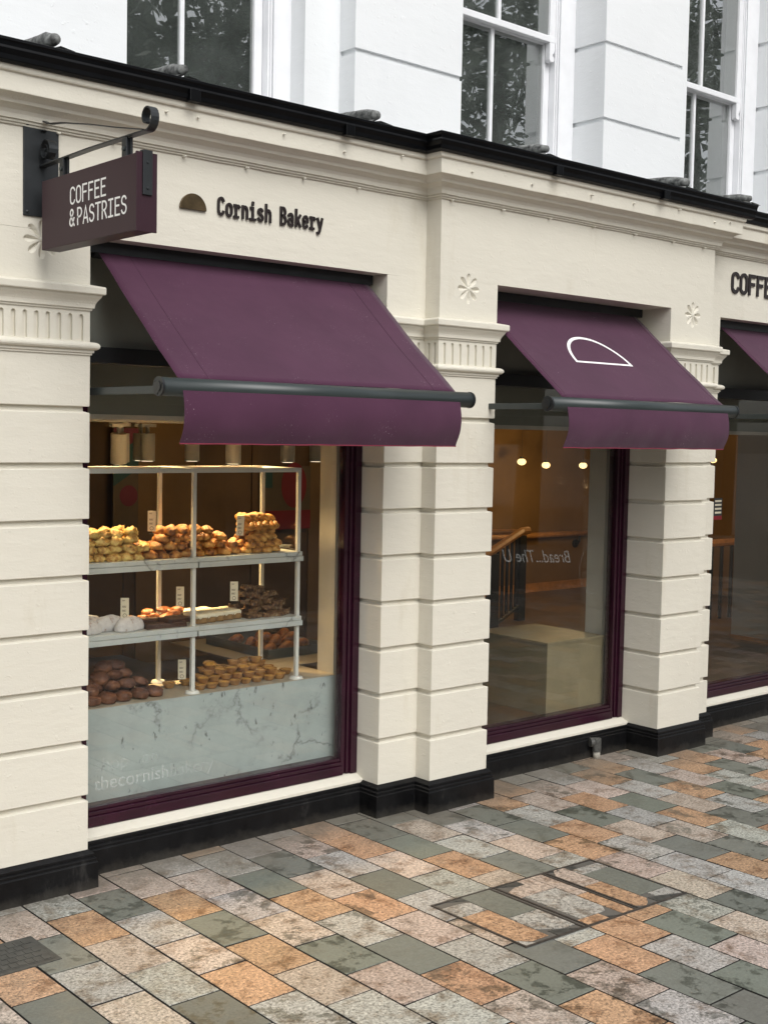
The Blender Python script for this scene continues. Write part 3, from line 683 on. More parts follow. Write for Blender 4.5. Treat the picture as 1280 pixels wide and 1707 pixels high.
box('panel', 3.62, 3.90, 3.03, 3.05, FZ, 1.93, M['ochre_wall'], bld)
for x0, x1, mt_ in ((1.700, 1.90, 'inner_cream'), (3.775, 4.0, 'inner_cream')):
    box('inner_pier', x0, x1, .301, .43, FZ, 2.4, M[mt_], bld)
box('inner_pier', 6.66, 6.9, .45, 1.30, FZ, 2.02, M['inner_grey'], bld)
box('skirting_board', 6.645, 6.66, .45, 1.30, FZ, FZ+.03, M['rail_wood'], bld)
box('side_wall', -2.85, -2.8, .4, 4.3, FZ, 2.1, M['dark_wall'], bld); box('side_wall', 9, 9.05, 0, 4.3, 0, 2.6, M['ochre_wall'], bld)

# ------------------------------------------------------------------ street cover, drain, pipe
def inspection_cover():
    r = empty('inspection_cover', (1.615, -1.29, 0))
    tag(r, 'recessed steel pavement cover inlaid with cut paving stones in three panels', 'manhole cover')
    X0, X1, Y0, Y1 = 1.155-1.615, 2.08-1.615, -1.545+1.29, -1.035+1.29; z = .004
    sk = -.037
    def yy(x, y): return y+sk*(x)
    def prism(bm, poly, z0, z1, mi=0):
        a = [bm.verts.new((x, yy(x, y), z0)) for x, y in poly]; b = [bm.verts.new((x, yy(x, y), z1)) for x, y in poly]
        bm.faces.new(a[::-1]).material_index = mi; bm.faces.new(b).material_index = mi
        for i in range(len(poly)): bm.faces.new((a[i], a[(i+1) % len(poly)], b[(i+1) % len(poly)], b[i])).material_index = mi
    def rect(bm, x0, x1, y0, y1, z0, z1): prism(bm, [(x0, y0), (x1, y0), (x1, y1), (x0, y1)], z0, z1)
    bm = bmesh.new(); rect(bm, X0, X1, Y0, Y1, -.002, .0025); from_bm('bed', bm, M['ground'], r)
    bm = bmesh.new(); t = .009
    rect(bm, X0, X1, Y1-t, Y1, .0025, .0062); rect(bm, X0, X1, Y0, Y0+t, .0025, .0062); rect(bm, X0, X0+t, Y0+t, Y1-t, .0025, .0062); rect(bm, X1-t, X1, Y0+t, Y1-t, .0025, .0062)
    from_bm('frame', bm, M['steel_frame'], r)
    divs = [1.468-1.615, 1.492-1.615, 1.770-1.615, 1.790-1.615]
    for d in divs:
        bm = bmesh.new(); rect(bm, d-.0045, d+.0045, Y0+t, Y1-t, .0026, .0062); from_bm('divider', bm, M['steel_frame'], r)
    # inset stones
    bm = bmesh.new(); tl = bm.loops.layers.float_color.new('tone'); sl = bm.faces.layers.float.new('speck')
    def st(poly, k):
        n0 = len(bm.faces); prism(bm, poly, .0026, .0052); bm.faces.ensure_lookup_table()
        for f in bm.faces[n0:]:
            f[sl] = .25 if k == 'S' else 1
            for l in f.loops: l[tl] = (*[c*.93 for c in TONE[k]], 1)
    xa, xb = X0+.010, divs[0]-.007; xc = (xa+xb)/2-.01; ya, yb = Y0+.010, Y1-.010; g = .003
    st([(xa, yb-.15), (xc-g, yb-.15), (xc-g, yb-.06), (xc-.05, yb-.045), (xa, yb-.045)], 'G'); st([(xc+g, yb), (xc+g, yb-.26), (xb, yb-.26), (xb, yb)], 'S')
    st([(xa, yb-.155), (xa, ya+.06), (xa+.05, ya+.02), (xc-g, ya+.02), (xc-g, yb-.155)], 'O'); st([(xc+g, yb-.265), (xc+g, ya+.09), (xb-.06, ya+.035), (xb, ya+.035), (xb, yb-.265)], 'G'); st([(xa, ya), (xa, ya+.055), (xa+.05, ya)], 'G')
    xa, xb = divs[1]+.008, divs[2]-.008; xc = xa+.195
    st([(xa, yb-.14), (xa, yb-.07), (xa+.06, yb-.045), (xa+.12, yb-.045), (xa+.12, yb), (xc-g, yb), (xc-g, yb-.14)], 'P'); st([(xa+.02, yb-.145), (xa+.02, ya+.06), (xc-g-.03, ya+.06), (xc-g, ya+.10), (xc-g, yb-.145)], 'G'); st([(xa, ya), (xa, ya+.055), (xc-.08, ya+.055), (xc-.08, ya)], 'O')
    st([(xc+g, yb), (xc+g, yb-.25), (xb, yb-.25), (xb, yb)], 'P'); st([(xc+g, yb-.255), (xc+g, ya), (xb, ya), (xb, yb-.255)], 'O')
    xa, xb = divs[3]+.008, X1-.013; xc = xa+.105
    st([(xa, yb-.2), (xa, yb-.05), (xa+.04, yb), (xc-g, yb), (xc-g, yb-.2)], 'P'); st([(xa, yb-.205), (xa, ya+.03), (xa+.04, ya), (xc-g-.03, ya+.02), (xc-g, ya+.05), (xc-g, yb-.205)], 'O')
    st([(xc+g, yb-.10), (xc+g, yb-.04), (xb, yb-.04), (xb, yb-.10)], 'G'); st([(xc+g, yb-.105), (xc+g, ya+.09), (xb, ya+.09), (xb, yb-.105)], 'S'); st([(xc+.05, ya+.085), (xc+.05, ya+.05), (xb, ya+.01), (xb, ya+.085)], 'G')
    from_bm('inset_stones', bm, M['paver'], r)
    # folded steel corner lifting plates with key holes
    for (x, y, sx, sy, L) in ((X0+.07, Y1-.010, 1, -1, .13), (divs[0]-.006, Y0+.010, -1, 1, .13), (divs[1]+.012, Y1-.010, 1, -1, .12), (divs[2]-.10, Y0+.010, -1, 1, .13), (divs[3]+.012, Y1-.010, 1, -1, .15), (X1-.02, Y0+.010, -1, 1, .15)):
        bm = bmesh.new(); h = .052*sy
        prism(bm, [(x, y), (x+sx*L, y), (x+sx*L, y+h), (x+sx*L*.55, y+h*.62)] if sx*sy < 0 else [(x, y), (x+sx*L, y), (x+sx*L*.5, y+h*.62), (x, y+h)], .0026, .0046)
        bmesh.ops.create_cone(bm, cap_ends=True, segments=12, radius1=.006, radius2=.006, depth=.002, matrix=Matrix.Translation((x+sx*L*.35, yy(x, y+h*.25), .0050)))
        from_bm('corner_plate', bm, M['cast_iron'], r)
inspection_cover()
def drain():
    r = empty('drain_cover', (-.325, -.455, 0)); tag(r, 'small square dark metal drain cover set in paving beside left pillar', 'drain cover')
    bm = bmesh.new(); abox(bm, -.13, .13, -.125, .125, -.004, .0035); from_bm('frame', bm, M['cast_iron'], r, bevel=.001)
    bm = bmesh.new(); abox(bm, -.112, .112, -.107, .107, .0036, .0046)
    for i in range(7):
        for j in range(5):
            x = -.104+i*.030+(.015 if j % 2 else 0); y = -.100+j*.041
            if x+.026 < .108: abox(bm, x, x+.026, y, y+.035, .0047, .0062)
    from_bm('lid', bm, M['cast_iron'], r, bevel=.0008)
drain()
def pipe():
    r = empty('waste_pipe', (3.474, .066, 0)); tag(r, 'short weathered waste pipe bending out of black plinth into paving', 'pipe')
    bm = bmesh.new(); tube(bm, [(0, 0, -.01), (0, 0, .048)], .021, 16); from_bm('lower_pipe', bm, M['pipe_white'], r, smooth=True)
    bm = bmesh.new(); tube(bm, [(0, 0, .04), (0, 0, .10), (0, .001, .118)], .026, 16)
    tube(bm, [(0, 0, .095), (-.035, .015, .095)], .021, 12); tube(bm, [(-.022, .01, .095), (-.042, .018, .095)], .027, 12)
    from_bm('elbow', bm, M['pipe_old'], r, smooth=False, bevel=.003)
pipe()

# ------------------------------------------------------------------ hanging sign
def hanging_sign():
    r = empty('hanging_sign', (0, 0, 2.85)); tag(r, 'plum box sign hung from black scrolled bracket, lettered COFFEE & PASTRIES in white', 'sign')
    zo = -2.85
    def T(o):
        for q in (o if isinstance(o, list) else [o]): q.data.transform(Matrix.Translation((0, 0, zo)))
        return o
    bm = bmesh.new(); abox(bm, -.077, .066, -.008, .0, 2.655, 3.01); T(from_bm('back_plate', bm, M['iron'], r, bevel=.002))
    for x, z in ((-.062, 2.995), (.05, 2.995), (-.062, 2.67), (.05, 2.67)):
        bm = bmesh.new(); bmesh.ops.create_uvsphere(bm, u_segments=10, v_segments=6, radius=.0065, matrix=Matrix.Translation((x, -.008, z)) @ Matrix.Diagonal((1, .6, 1, 1))); T(from_bm('bolt', bm, M['iron'], r, smooth=True))
    # main bar with the up-curled scroll at its outer end
    bm = bmesh.new(); pts = [(0, -.008, 2.846), (0, -.40, 2.852), (0, -.74, 2.850)]
    for i in range(22):
        a = R(-95+i*18); rad = .044*(1-.028*i); pts.append((0, -.800-math.cos(a)*rad*.95, 2.892+math.sin(a)*rad*1.0))
    strap(bm, pts, (1, 0, 0), .030, .005); T(from_bm('bracket_bar', bm, M['iron'], r))
    bm = bmesh.new(); pts = []
    for i in range(14): a = R(250-i*23); pts.append((0, -.020-math.cos(a)*.019, 3.000+math.sin(a)*.019))
    pts = pts[:12]
    cat = [(0, -.062, 2.9965), (0, -.18, 2.980), (0, -.40, 2.936), (0, -.60, 2.891), (0, -.77, 2.856)]
    strap(bm, [(0, -.010-.022*math.cos(R(a)), 2.998+.022*math.sin(R(a))) for a in range(-60, -331, -24)]+cat, (1, 0, 0), .022, .0035); T(from_bm('brace_strap', bm, M['iron'], r))
    bm = bmesh.new(); pts = [(0, -.010, 2.985)]
    for i in range(24): a = R(200-i*20); rad = .042*(1-.022*i); pts.append((0, -.058-math.cos(a)*rad*-1, 2.898+math.sin(a)*rad))
    strap(bm, pts[1:], (1, 0, 0), .036, .004)
    bmesh.ops.create_cone(bm, cap_ends=True, segments=12, radius1=.007, radius2=.007, depth=.04, matrix=Matrix.Translation((0, -.058, 2.898)) @ Matrix.Rotation(R(90), 4, 'Y'))
    T(from_bm('scroll', bm, M['iron'], r))
    for y in (-.66, -.195):
        bm = bmesh.new(); abox(bm, -.004, .004, y-.026, y+.026, 2.765, 2.846); abox(bm, -.016, -.004, y-.014, y+.018, 2.775, 2.846)
        T(from_bm('hanger', bm, M['iron'], r, bevel=.002))
        bm = bmesh.new(); tube(bm, [(-.022, y, 2.808), (.012, y, 2.808)], .008, 8); T(from_bm('bolt', bm, M['bar_grey'], r))
    bm = bmesh.new(); abox(bm, -.037, .037, -.778, -.078, 2.520, 2.775); T(from_bm('sign_box', bm, M['sign_purple'], r, bevel=.0025))
    bm = bmesh.new(); abox(bm, -.0395, .0395, -.786, -.778, 2.517, 2.779); T(from_bm('end_panel', bm, M['sign_purple'], r, bevel=.001))
    bm = bmesh.new(); abox(bm, -.018, .018, -.793, -.786, 2.638, 2.786); abox(bm, -.018, .018, -.786, -.770, 2.7795, 2.786)
    for z in (2.66, 2.745): tube(bm, [(0, -.796, z), (0, -.790, z)], .005, 8)
    T(from_bm('end_strap', bm, M['iron'], r, bevel=.001))
    U = (0, -1, 0); V = (0, 0, 1)
    a = lettering('lettering', 'COFFEE', CAPS, (-.037, -.308, 2.662), U, V, .0575, .0455, .0068, .0006, M['letter_white'], r); T(a)
    a = lettering('lettering', '&', CAPS, (-.037, -.304, 2.584), U, V, .0575, .0455, .0068, .0006, M['letter_white'], r); T(a)
    a = lettering('lettering', 'PASTRIES', CAPS, (-.037, -.362, 2.584), U, V, .0575, .0455, .0068, .0006, M['letter_white'], r); T(a)
hanging_sign()
# face lettering + bronze dome
ls = empty('shop_name_letters', (1.07, 0, 2.766)); tag(ls, 'dark raised letters reading Cornish Bakery on the cream fascia', 'sign')
o = lettering('lettering', 'Cornish Bakery', LOW, (.790, -.002, 2.768), (1, 0, 0), (0, 0, 1), .073, .0406, .0106, .008, M['letter_dark'], ls)
for q in o: q.data.transform(Matrix.Translation((-1.07, 0, -2.766)))
dm = bmesh.new(); n = 24
pts = [(.668+.064*math.cos(math.pi*i/n), 2.771+.066*math.sin(math.pi*i/n)) for i in range(n+1)]
a = [dm.verts.new((x, -.012, z)) for x, z in pts]; b_ = [dm.verts.new((x, -.001, z)) for x, z in pts]
dm.faces.new(a); dm.faces.new(b_[::-1])
for i in range(n+1): dm.faces.new((a[i], b_[i], b_[(i+1) % (n+1)], a[(i+1) % (n+1)]))
tag(from_bm('dome_emblem', dm, M['bronze'], bevel=.001), 'small bronze half dome emblem on the cream fascia left of the shop name', 'emblem')
ls = empty('coffee_letters', (4.75, 0, 2.77)); tag(ls, 'dark raised capital letters COFFEE on fascia above the third window', 'sign')
o = lettering('lettering', 'COFFEE', CAPS, (4.555, -.002, 2.776), (1, 0, 0), (0, 0, 1), .112, .0905, .021, .008, M['letter_dark'], ls)
for q in o: q.data.transform(Matrix.Translation((-4.75, 0, -2.77)))

# ------------------------------------------------------------------ awnings
def awning(x0, x1, bx0, bx1, label, logo=False, seams=True, seed=0):
    yb, zb = -.515, 2.014; yr, zr = .120, 2.584; br = .0345
    cx = (x0+x1)/2; r = empty('awning', (cx, yr, zr)); tag(r, label, 'awning', 'plum awnings over the shop windows')
    def fix(o): o.data.transform(Matrix.Translation((-cx, -yr, -zr))); return o
    rnd = random.Random(seed)
    # canvas with a slight sag between roller and bar
    bm = bmesh.new(); nu, nv = 40, 26; th = .0012
    dirv = Vector((0, yb-yr, zb+br-zr)); Ln = dirv.length; dn = dirv.normalized(); nrm = Vector((0, dn.z, -dn.y)); 
    if nrm.y > 0: nrm = -nrm
    def P(u, t):
        p = Vector((x0+(x1-x0)*u, yr, zr))+dirv*t
        ed = max(0, 1-min(u, 1-u)*7); sag = .006*math.sin(math.pi*t)+.003*noise.noise(Vector((u*2.2+seed, t*3, 1)))+.0022*noise.noise(Vector((u*8+t*4+seed, t*1.2, 4)))*(.3+t)+.003*ed*noise.noise(Vector((u*14-t*6, t*2+seed, 2)))
        return p-nrm*sag
    g = [[bm.verts.new(P(i/nu, j/nv)) for i in range(nu+1)] for j in range(nv+1)]
    for j in range(nv):
        for i in range(nu): bm.faces.new((g[j][i], g[j][i+1], g[j+1][i+1], g[j+1][i]))
    o = from_bm('canvas', bm, M['fabric'], r, smooth=True); fix(o)
    md = o.modifiers.new('solid', 'SOLIDIFY'); md.thickness = .0016; md.offset = 0
    if seams:
        for us in ((.098), (.912)):
            bm = bmesh.new(); pp = [P(us, j/20)+nrm*.0012 for j in range(21)]; strap(bm, pp, (1, 0, 0), .0038, .0022); fix(from_bm('seam', bm, M['fabric'], r))
    else:
        for us in (.03, .97):
            bm = bmesh.new(); pp = [P(us, j/20)+nrm*.0010 for j in range(21)]; strap(bm, pp, (1, 0, 0), .0025, .0018); fix(from_bm('seam', bm, M['fabric'], r))
    # valance: leaves the bar in front, bellies out and curls back
    bm = bmesh.new(); nv2 = 14
    def V(u, t):
        z = zb-.012-t*.196; y = yb-.033-.016*math.sin(min(1, t*1.05)*math.pi*.9)+.026*t*t*t
        w = .006*noise.noise(Vector((u*5+seed, t*2, 7)))*t+.004*noise.noise(Vector((u*15+seed, t*3+u*4, 2)))*t
        if t > .9: z -= .002*noise.noise(Vector((u*12, 3, seed)))
        return Vector((x0+.002+(x1-x0-.004)*u, y+w, z))
    g = [[bm.verts.new(V(i/56, j/nv2)) for i in range(57)] for j in range(nv2+1)]
    for j in range(nv2):
        for i in range(56): bm.faces.new((g[j][i], g[j][i+1], g[j+1][i+1], g[j+1][i]))
    o = from_bm('valance', bm, M['fabric'], r, smooth=True); fix(o); md = o.modifiers.new('solid', 'SOLIDIFY'); md.thickness = .0016
    bm = bmesh.new(); pp = [V(i/56, 1)+Vector((0, -.001, 0)) for i in range(57)]; strap(bm, pp, (0, 1, 0), .003, .0045); fix(from_bm('hem', bm, M['rose_hem'], r))
    # front bar, caps, arms, roller
    bm = bmesh.new(); tube(bm, [(bx0, yb, zb), (bx1, yb, zb)], br, 32); fix(from_bm('front_bar', bm, M['bar_grey'], r, smooth=True, bevel=0))
    o = r.children[-1]; 
    md = o.modifiers.new('es', 'EDGE_SPLIT'); md.split_angle = R(40)
    for x, s in ((bx0, -1), (bx1, 1)):
        bm = bmesh.new(); tube(bm, [(x+s*.0005, yb, zb), (x+s*.010, yb, zb)], br+.0018, 28); tube(bm, [(x+s*.010, yb, zb), (x+s*.014, yb, zb)], br*.6, 20)
        for a in (40, 160, 280): tube(bm, [(x+s*.010, yb+math.cos(R(a))*.028, zb+math.sin(R(a))*.028), (x+s*.0125, yb+math.cos(R(a))*.028, zb+math.sin(R(a))*.028)], .004, 8)
        fix(from_bm('end_cap', bm, M['bar_cap'], r))
        ax = max(min(x-s*.02, XMAX), XMIN) if False else x-s*.022
        bm = bmesh.new(); abox(bm, ax-.008, ax+.008, yb+.02, .150, zb-.026, zb+.004); fix(from_bm('arm', bm, M['bar_grey'], r, bevel=.003))
        bm = bmesh.new(); tube(bm, [(ax-.016, .140, zb-.010), (ax+.016, .140, zb-.010)], .022, 16); fix(from_bm('arm_pivot', bm, M['bar_cap'], r))
    bm = bmesh.new(); tube(bm, [(x0-.01, yr+.003, zr-.012), (x1+.01, yr+.003, zr-.012)], .0285, 20); fix(from_bm('roller', bm, M['iron'], r, smooth=True))
    if logo:
        U = Vector((1, 0, 0)); Vv = -dn; c0 = Vector((3.03-.0, yr, zr))+dn*.525; bm = bmesh.new()
        outer = [(.232*math.cos(math.pi*i/40), .232*math.sin(math.pi*i/40)) for i in range(41)]; inner = [(.213*math.cos(math.pi*i/40), max(.014, .213*math.sin(math.pi*i/40))) for i in range(41)]
        def W_(p, e): 
            q = c0+U*p[0]+Vv*p[1]; t = (q-Vector((q.x, yr, zr))).length/Ln; u = (q.x-x0)/(x1-x0); s = P(u, t)
            return s+nrm*e
        a = [bm.verts.new(W_(p, .0016)) for p in outer]; b2 = [bm.verts.new(W_(p, .0016)) for p in inner]
        for i in range(40): bm.faces.new((a[i], a[i+1], b2[i+1], b2[i]))
        n_ = 24; lo = [bm.verts.new(W_((-.232+.464*i/n_, 0), .0016)) for i in range(n_+1)]; up_ = [bm.verts.new(W_((-.2127+.4254*i/n_, .014), .0016)) for i in range(n_+1)]
        for i in range(n_): bm.faces.new((lo[i], lo[i+1], up_[i+1], up_[i]))
        fix(from_bm('logo', bm, M['letter_white'], r))
    return r
awning(.292, 1.712, .218, 1.796, 'large plum awning above the pastry display window, left of the middle pillar')
awning(2.425, 3.755, 2.330, 3.850, 'plum awning with white half dome outline over the middle window', logo=True, seams=False, seed=3)
awning(4.60, 5.90, 4.53, 5.93, 'plum awning cut by the right edge of the photo, over the third window', seams=False, seed=5)

# ------------------------------------------------------------------ window vinyl lettering
vl = empty('window_lettering', (.34, .196, .31)); tag(vl, 'faint pale web address lettering low on the display window glass', 'window lettering')
o = font_text('lettering', 'thecornish', (.335, .1965, .325), (1, 0, 0), (0, 0, 1), .085, .0003, M['frost'], vl); XE = max(v.co.x for v in o.data.vertices); o.data.transform(Matrix.Translation((-.34, -.196, -.31)))
o = font_text('lettering', 'bakery', (XE+.006, .1965, .325), (1, 0, 0), (0, 0, 1), .085, .0003, M['frost_faint'], vl); o.data.transform(Matrix.Translation((-.34, -.196, -.31)))
for wd, wx in (('shop', .335), ('on', .56)):
    o = font_text('lettering', wd, (wx, .1965, .405), (1, 0, 0), (0, 0, 1), .085, .0003, M['frost_faint'], vl); o.data.transform(Matrix.Translation((-.34, -.196, -.31)))
vl = empty('window_script', (3.35, .196, 1.11)); tag(vl, 'faint reversed handwriting on the middle window glass', 'window lettering')
o = font_text('lettering', 'Bread...The U', (3.36, .1965, 1.135), (-1, 0, .06), (0, 0, 1), .10, .0003, M['frost'], vl, .4); o.data.transform(Matrix.Translation((-3.35, -.196, -1.11)))
def ring(name, cx, cz, rad, label, a0, a1):
    bm = bmesh.new(); strap(bm, [(rad*math.cos(R(a)), 0, rad*math.sin(R(a))) for a in range(a0, a1, 5)], (0, 1, 0), .0006, .004)
    o = from_bm(name, bm, M['frost_faint']); o.location = (cx, .1965, cz); tag(o, label, 'window sticker')
ring('circle_transfer', 3.58, 1.09, .15, 'faint thin circle transfer on glass at right of middle window', 90, 271)
ring('circle_transfer', 5.30, 1.585, .15, 'faint thin circle transfer on the third window glass', 0, 361)
r = empty('window_sticker', (4.78, .19, 1.41)); tag(r, 'small black and red notice sticker on glass beside the third window frame', 'sticker')
bm = bmesh.new(); abox(bm, -.045, .045, 0, .003, -.045, .07); from_bm('black_panel', bm, M['sticker_blk'], r)
bm = bmesh.new(); abox(bm, -.045, .045, 0, .003, -.07, -.0455); from_bm('red_panel', bm, M['red'], r)
bm = bmesh.new()
for i in range(4): abox(bm, -.035, .035, -.001, -.0002, -.03+i*.025, -.018+i*.025)
from_bm('text_lines', bm, M['card'], r)

# ------------------------------------------------------------------ display unit
CT = .657
r = empty('display_counter', (1.0, .3, FZ)); tag(r, 'grey veined marble display counter filling the foot of the pastry window', 'counter')
def D(n, bx, mat, bev=.001, root=None, o0=(1.0, .3, FZ)):
    bm = bmesh.new()
    for b_ in bx: abox(bm, b_[0]-o0[0], b_[1]-o0[0], b_[2]-o0[1], b_[3]-o0[1], b_[4]-o0[2], b_[5]-o0[2])
    return from_bm(n, bm, mat, root or r, bevel=bev)
D('front_panel', [(.21, 1.699, .282, .30, FZ, CT-.004)], M['marble'])
D('worktop', [(.21, 1.699, .281, .60, CT-.003, CT), (1.52, 2.2, .60, 1.55, CT-.003, CT)], M['counter_top'], 0)
r2_ = empty('back_counter', (.7, 1.0, FZ)); tag(r2_, 'black fronted service counter in the dark behind the pastry display', 'counter')
D('body', [(-.8, 1.18, .78, 1.5, FZ, .60)], M['counter_black'], .003, r2_, (.7, 1.0, FZ)); D('top', [(-.8, 1.19, .77, 1.52, .60, .625)], M['counter_black'], .002, r2_, (.7, 1.0, FZ))
ds = empty('display_stand', (.885, .46, CT)); tag(ds, 'white tubular stand with two marble shelves holding pastries in window', 'display stand')
O0 = (.885, .46, CT)
xs = (.297, .887, 1.477); yf_, yb_ = .312, .612; pw = .009
for x in xs:
    for y in (yf_, yb_): D('post', [(x-pw, x+pw, y-pw, y+pw, CT, 1.684)], M['stand_white'], .001, ds, O0)
for y in (yf_, yb_): D('top_rail', [(xs[0]+pw, xs[1]-pw, y-pw, y+pw, 1.664, 1.684), (xs[1]+pw, xs[2]-pw, y-pw, y+pw, 1.664, 1.684)], M['stand_white'], .001, ds, O0)
for x in xs: D('top_rail', [(x-pw, x+pw, yf_+pw, yb_-pw, 1.664, 1.684)], M['stand_white'], .001, ds, O0)
for zt in (1.280, .966):
    D('shelf', [(.25, 1.489, .290, .64, zt-.020, zt)], M['marble_shelf'], .0015, ds, O0)
    D('shelf_rail', [(.25, .897, .288, .306, zt-.046, zt-.0215), (.905, 1.495, .288, .306, zt-.046, zt-.0215)], M['marble_shelf'], .0015, ds, O0)
    D('shelf_frame', [(.25, 1.489, .306, .63, zt-.034, zt-.0215)], M['stand_white'], 0, ds, O0)
for x in xs:
    for y in (yf_, yb_):
        bm = bmesh.new(); bmesh.ops.create_cone(bm, cap_ends=True, segments=24, radius1=.036, radius2=.028, depth=.012, matrix=Matrix.Translation((x-O0[0], y-O0[1], .006))); from_bm('foot', bm, M['stand_white'], ds, bevel=.002)
D('glass_side', [(1.474, 1.480, .33, .60, 1.285, 1.66), (1.474, 1.480, .33, .60, .970, 1.24)], M['glass_case'], 0, ds, O0)

# price cards
def card_mesh():
    c = empty('price_card'); bm = bmesh.new(); abox(bm, -.0185, .0185, -.001, .001, .012, .105); from_bm('card', bm, M['card'], c)
    bm = bmesh.new()
    for z, w in ((.094, .014), (.091, .012), (.068, .020), (.065, .016), (.062, .018), (.050, .019), (.047, .014), (.044, .017)): abox(bm, -.012, -.012+w, -.0016, -.0011, z, z+.0014)
    n = 16
    a = [bm.verts.new((.009*math.cos(2*math.pi*i/n), -.0016, .026+.009*math.sin(2*math.pi*i/n))) for i in range(n)]; b = [bm.verts.new((.007*math.cos(2*math.pi*i/n), -.0016, .026+.007*math.sin(2*math.pi*i/n))) for i in range(n)]
    for i in range(n): bm.faces.new((a[i], a[(i+1) % n], b[(i+1) % n], b[i]))
    from_bm('print', bm, M['card_ink'], c)
    bm = bmesh.new(); abox(bm, -.001, .001, .0012, .0022, .0, .05); abox(bm, -.012, .012, -.006, .010, 0, .002); from_bm('stand', bm, M['iron'], c)
    return c
first = card_mesh()
cards = [(.74, .43, 1.395, 'cream price card above the gap between cheese scones and pasties', -38), (1.17, .36, 1.365, 'cream price card leaning at the left of the pastry twists', -12),
         (.60, .42, 1.010, 'cream price card behind the sugared loaves on the middle shelf', -30), (.935, .50, 1.030, 'cream price card behind the post, left of the iced slices', -30),
         (1.19, .43, 1.045, 'cream price card left of the dark almond pile', -30), (.930, .47, .690, 'cream price card left of the custard tarts on worktop', -30), (1.72, .99, .80, 'small cream price card beside the tray of croissants', -30)]
for i, (x, y, z, lab, rz) in enumerate(cards):
    c = first if i == 0 else copy_tree(first)
    c.location = (x, y, z-.012); c.rotation_euler = (0, R(3 if i == 1 else 0), R(rz)); tag(c, lab, 'price card', 'price cards among the pastries')
    if i == 6: c.scale = (.6, .6, .6)

# ------------------------------------------------------------------ pastries
def blob(name, sx, sy, sz, amp, freq, mat, seed, ridges=0, flat=.35, sub=3, parent=None):
    bm = bmesh.new(); bmesh.ops.create_icosphere(bm, subdivisions=sub, radius=1)
    for v in bm.verts:
        p = v.co.copy(); k = 1+amp*noise.noise(p*freq+Vector((seed*7.1, 0, 0)))+amp*.5*noise.noise(p*freq*2.3+Vector((0, seed*3.3, 0)))
        if ridges: k += .06*math.sin(ridges*math.atan2(p.y, p.x)+p.z*3)*(.3+abs(p.z))
        if p.z < -flat: p.z = -flat+(p.z+flat)*.2
        v.co = Vector((p.x*sx*k, p.y*sy*k, (p.z+flat)*sz*k))
    return from_bm(name, bm, mat, parent, smooth=True)
def croissant_mesh(name, mat, L=.075, seed=0):
    bm = bmesh.new(); n = 40; pts = []; rs = []
    for i in range(n+1):
        t = i/n*2-1; a = t*1.15; env = max(.06, (1-abs(t)**1.7)); 
        rid = 1+.13*abs(math.sin(t*9.5))-.04
        pts.append((math.sin(a)*L*.8, (1-math.cos(a))*L*.65, .006+.016*env)); rs.append(.024*env**.8*rid+.003)
    tube(bm, pts, .02, 14, rs=rs); return from_bm(name, bm, mat, smooth=True)
def twist_mesh(name, mat, L=.075):
    bm = bmesh.new(); n = 44
    for ph in (0, math.pi):
        pts = []; rs = []
        for i in range(n+1):
            t = i/n; a = t*math.pi*3.2+ph; e = math.sin(math.pi*min(1, max(0, t*.94+.03)))**.35
            pts.append(((t-.5)*L*2, math.cos(a)*.013*e, .021+math.sin(a)*.011*e)); rs.append(.0165*e)
        tube(bm, pts, .015, 10, rs=rs)
    return from_bm(name, bm, mat, smooth=True)
def slab_mesh(name, sx, sy, sz, mat, amp=.006, seed=0, parent=None, cuts=5):
    bm = bmesh.new(); bmesh.ops.create_cube(bm, size=1); bmesh.ops.subdivide_edges(bm, edges=bm.edges[:], cuts=cuts, use_grid_fill=True)
    for v in bm.verts:
        v.co = Vector((v.co.x*sx, v.co.y*sy, (v.co.z+.5)*sz)); q = v.co*30+Vector((seed*5, seed, 0))
        v.co += Vector((noise.noise(q), noise.noise(q+Vector((9, 0, 0))), noise.noise(q+Vector((0, 9, 0)))*(1 if v.co.z > .002 else 0)))*amp
    return from_bm(name, bm, mat, parent, smooth=True)
def scatter(protos, places, labels, cat, group, roots=True):
    used = set()
    for i, (x, y, z, rz, tx, ty, sc) in enumerate(places):
        p = protos[i % len(protos)]
        o = p if p.name not in used else copy_tree(p)
        used.add(p.name); o.location = (x, y, z); o.rotation_euler = (tx, ty, rz); o.scale = (sc, sc, sc)
        tag(o, labels(x, y, z) if callable(labels) else labels, cat, group)
rnd = random.Random(21)
def pile(x0, x1, layers, dx, rows, z0, dz, jit=.006, tilt=.25, sc=(.9, 1.08), lean=.0):
    """layers = [(xa, xb, nrows)]; each layer rests on the one below"""
    out = []
    for k, (xa, xb, nr) in enumerate(layers):
        n = max(1, int(round((xb-xa)/dx)))
        for j in range(nr):
            y = rows[0]+(rows[1]*j)+k*lean
            for i in range(n):
                x = xa+(i+.5+(.25 if (j+k) % 2 else -.1))*(xb-xa)/n+rnd.uniform(-jit, jit)
                out.append((x, y+rnd.uniform(-jit, jit), z0+dz*k+rnd.uniform(-.003, .004), rnd.uniform(0, 6.28), rnd.uniform(-tilt, tilt)*(.4+k*.3), rnd.uniform(-tilt, tilt)*(.4+k*.3), rnd.uniform(*sc)))
    return out
T0 = 1.281
scatter([blob('cheese_scone', .036, .034, .027, .34, 2.6, M['scone'], s) for s in range(4)],
        pile(0, 0, [(.345, .655, 3), (.345, .66, 3), (.355, .645, 2), (.365, .62, 2)], .066, (.350, .066), T0, .0345, lean=.012),
        'lumpy cheese topped scone piled at the left end of the top shelf', 'scone', 'cheese scones piled on the top shelf')
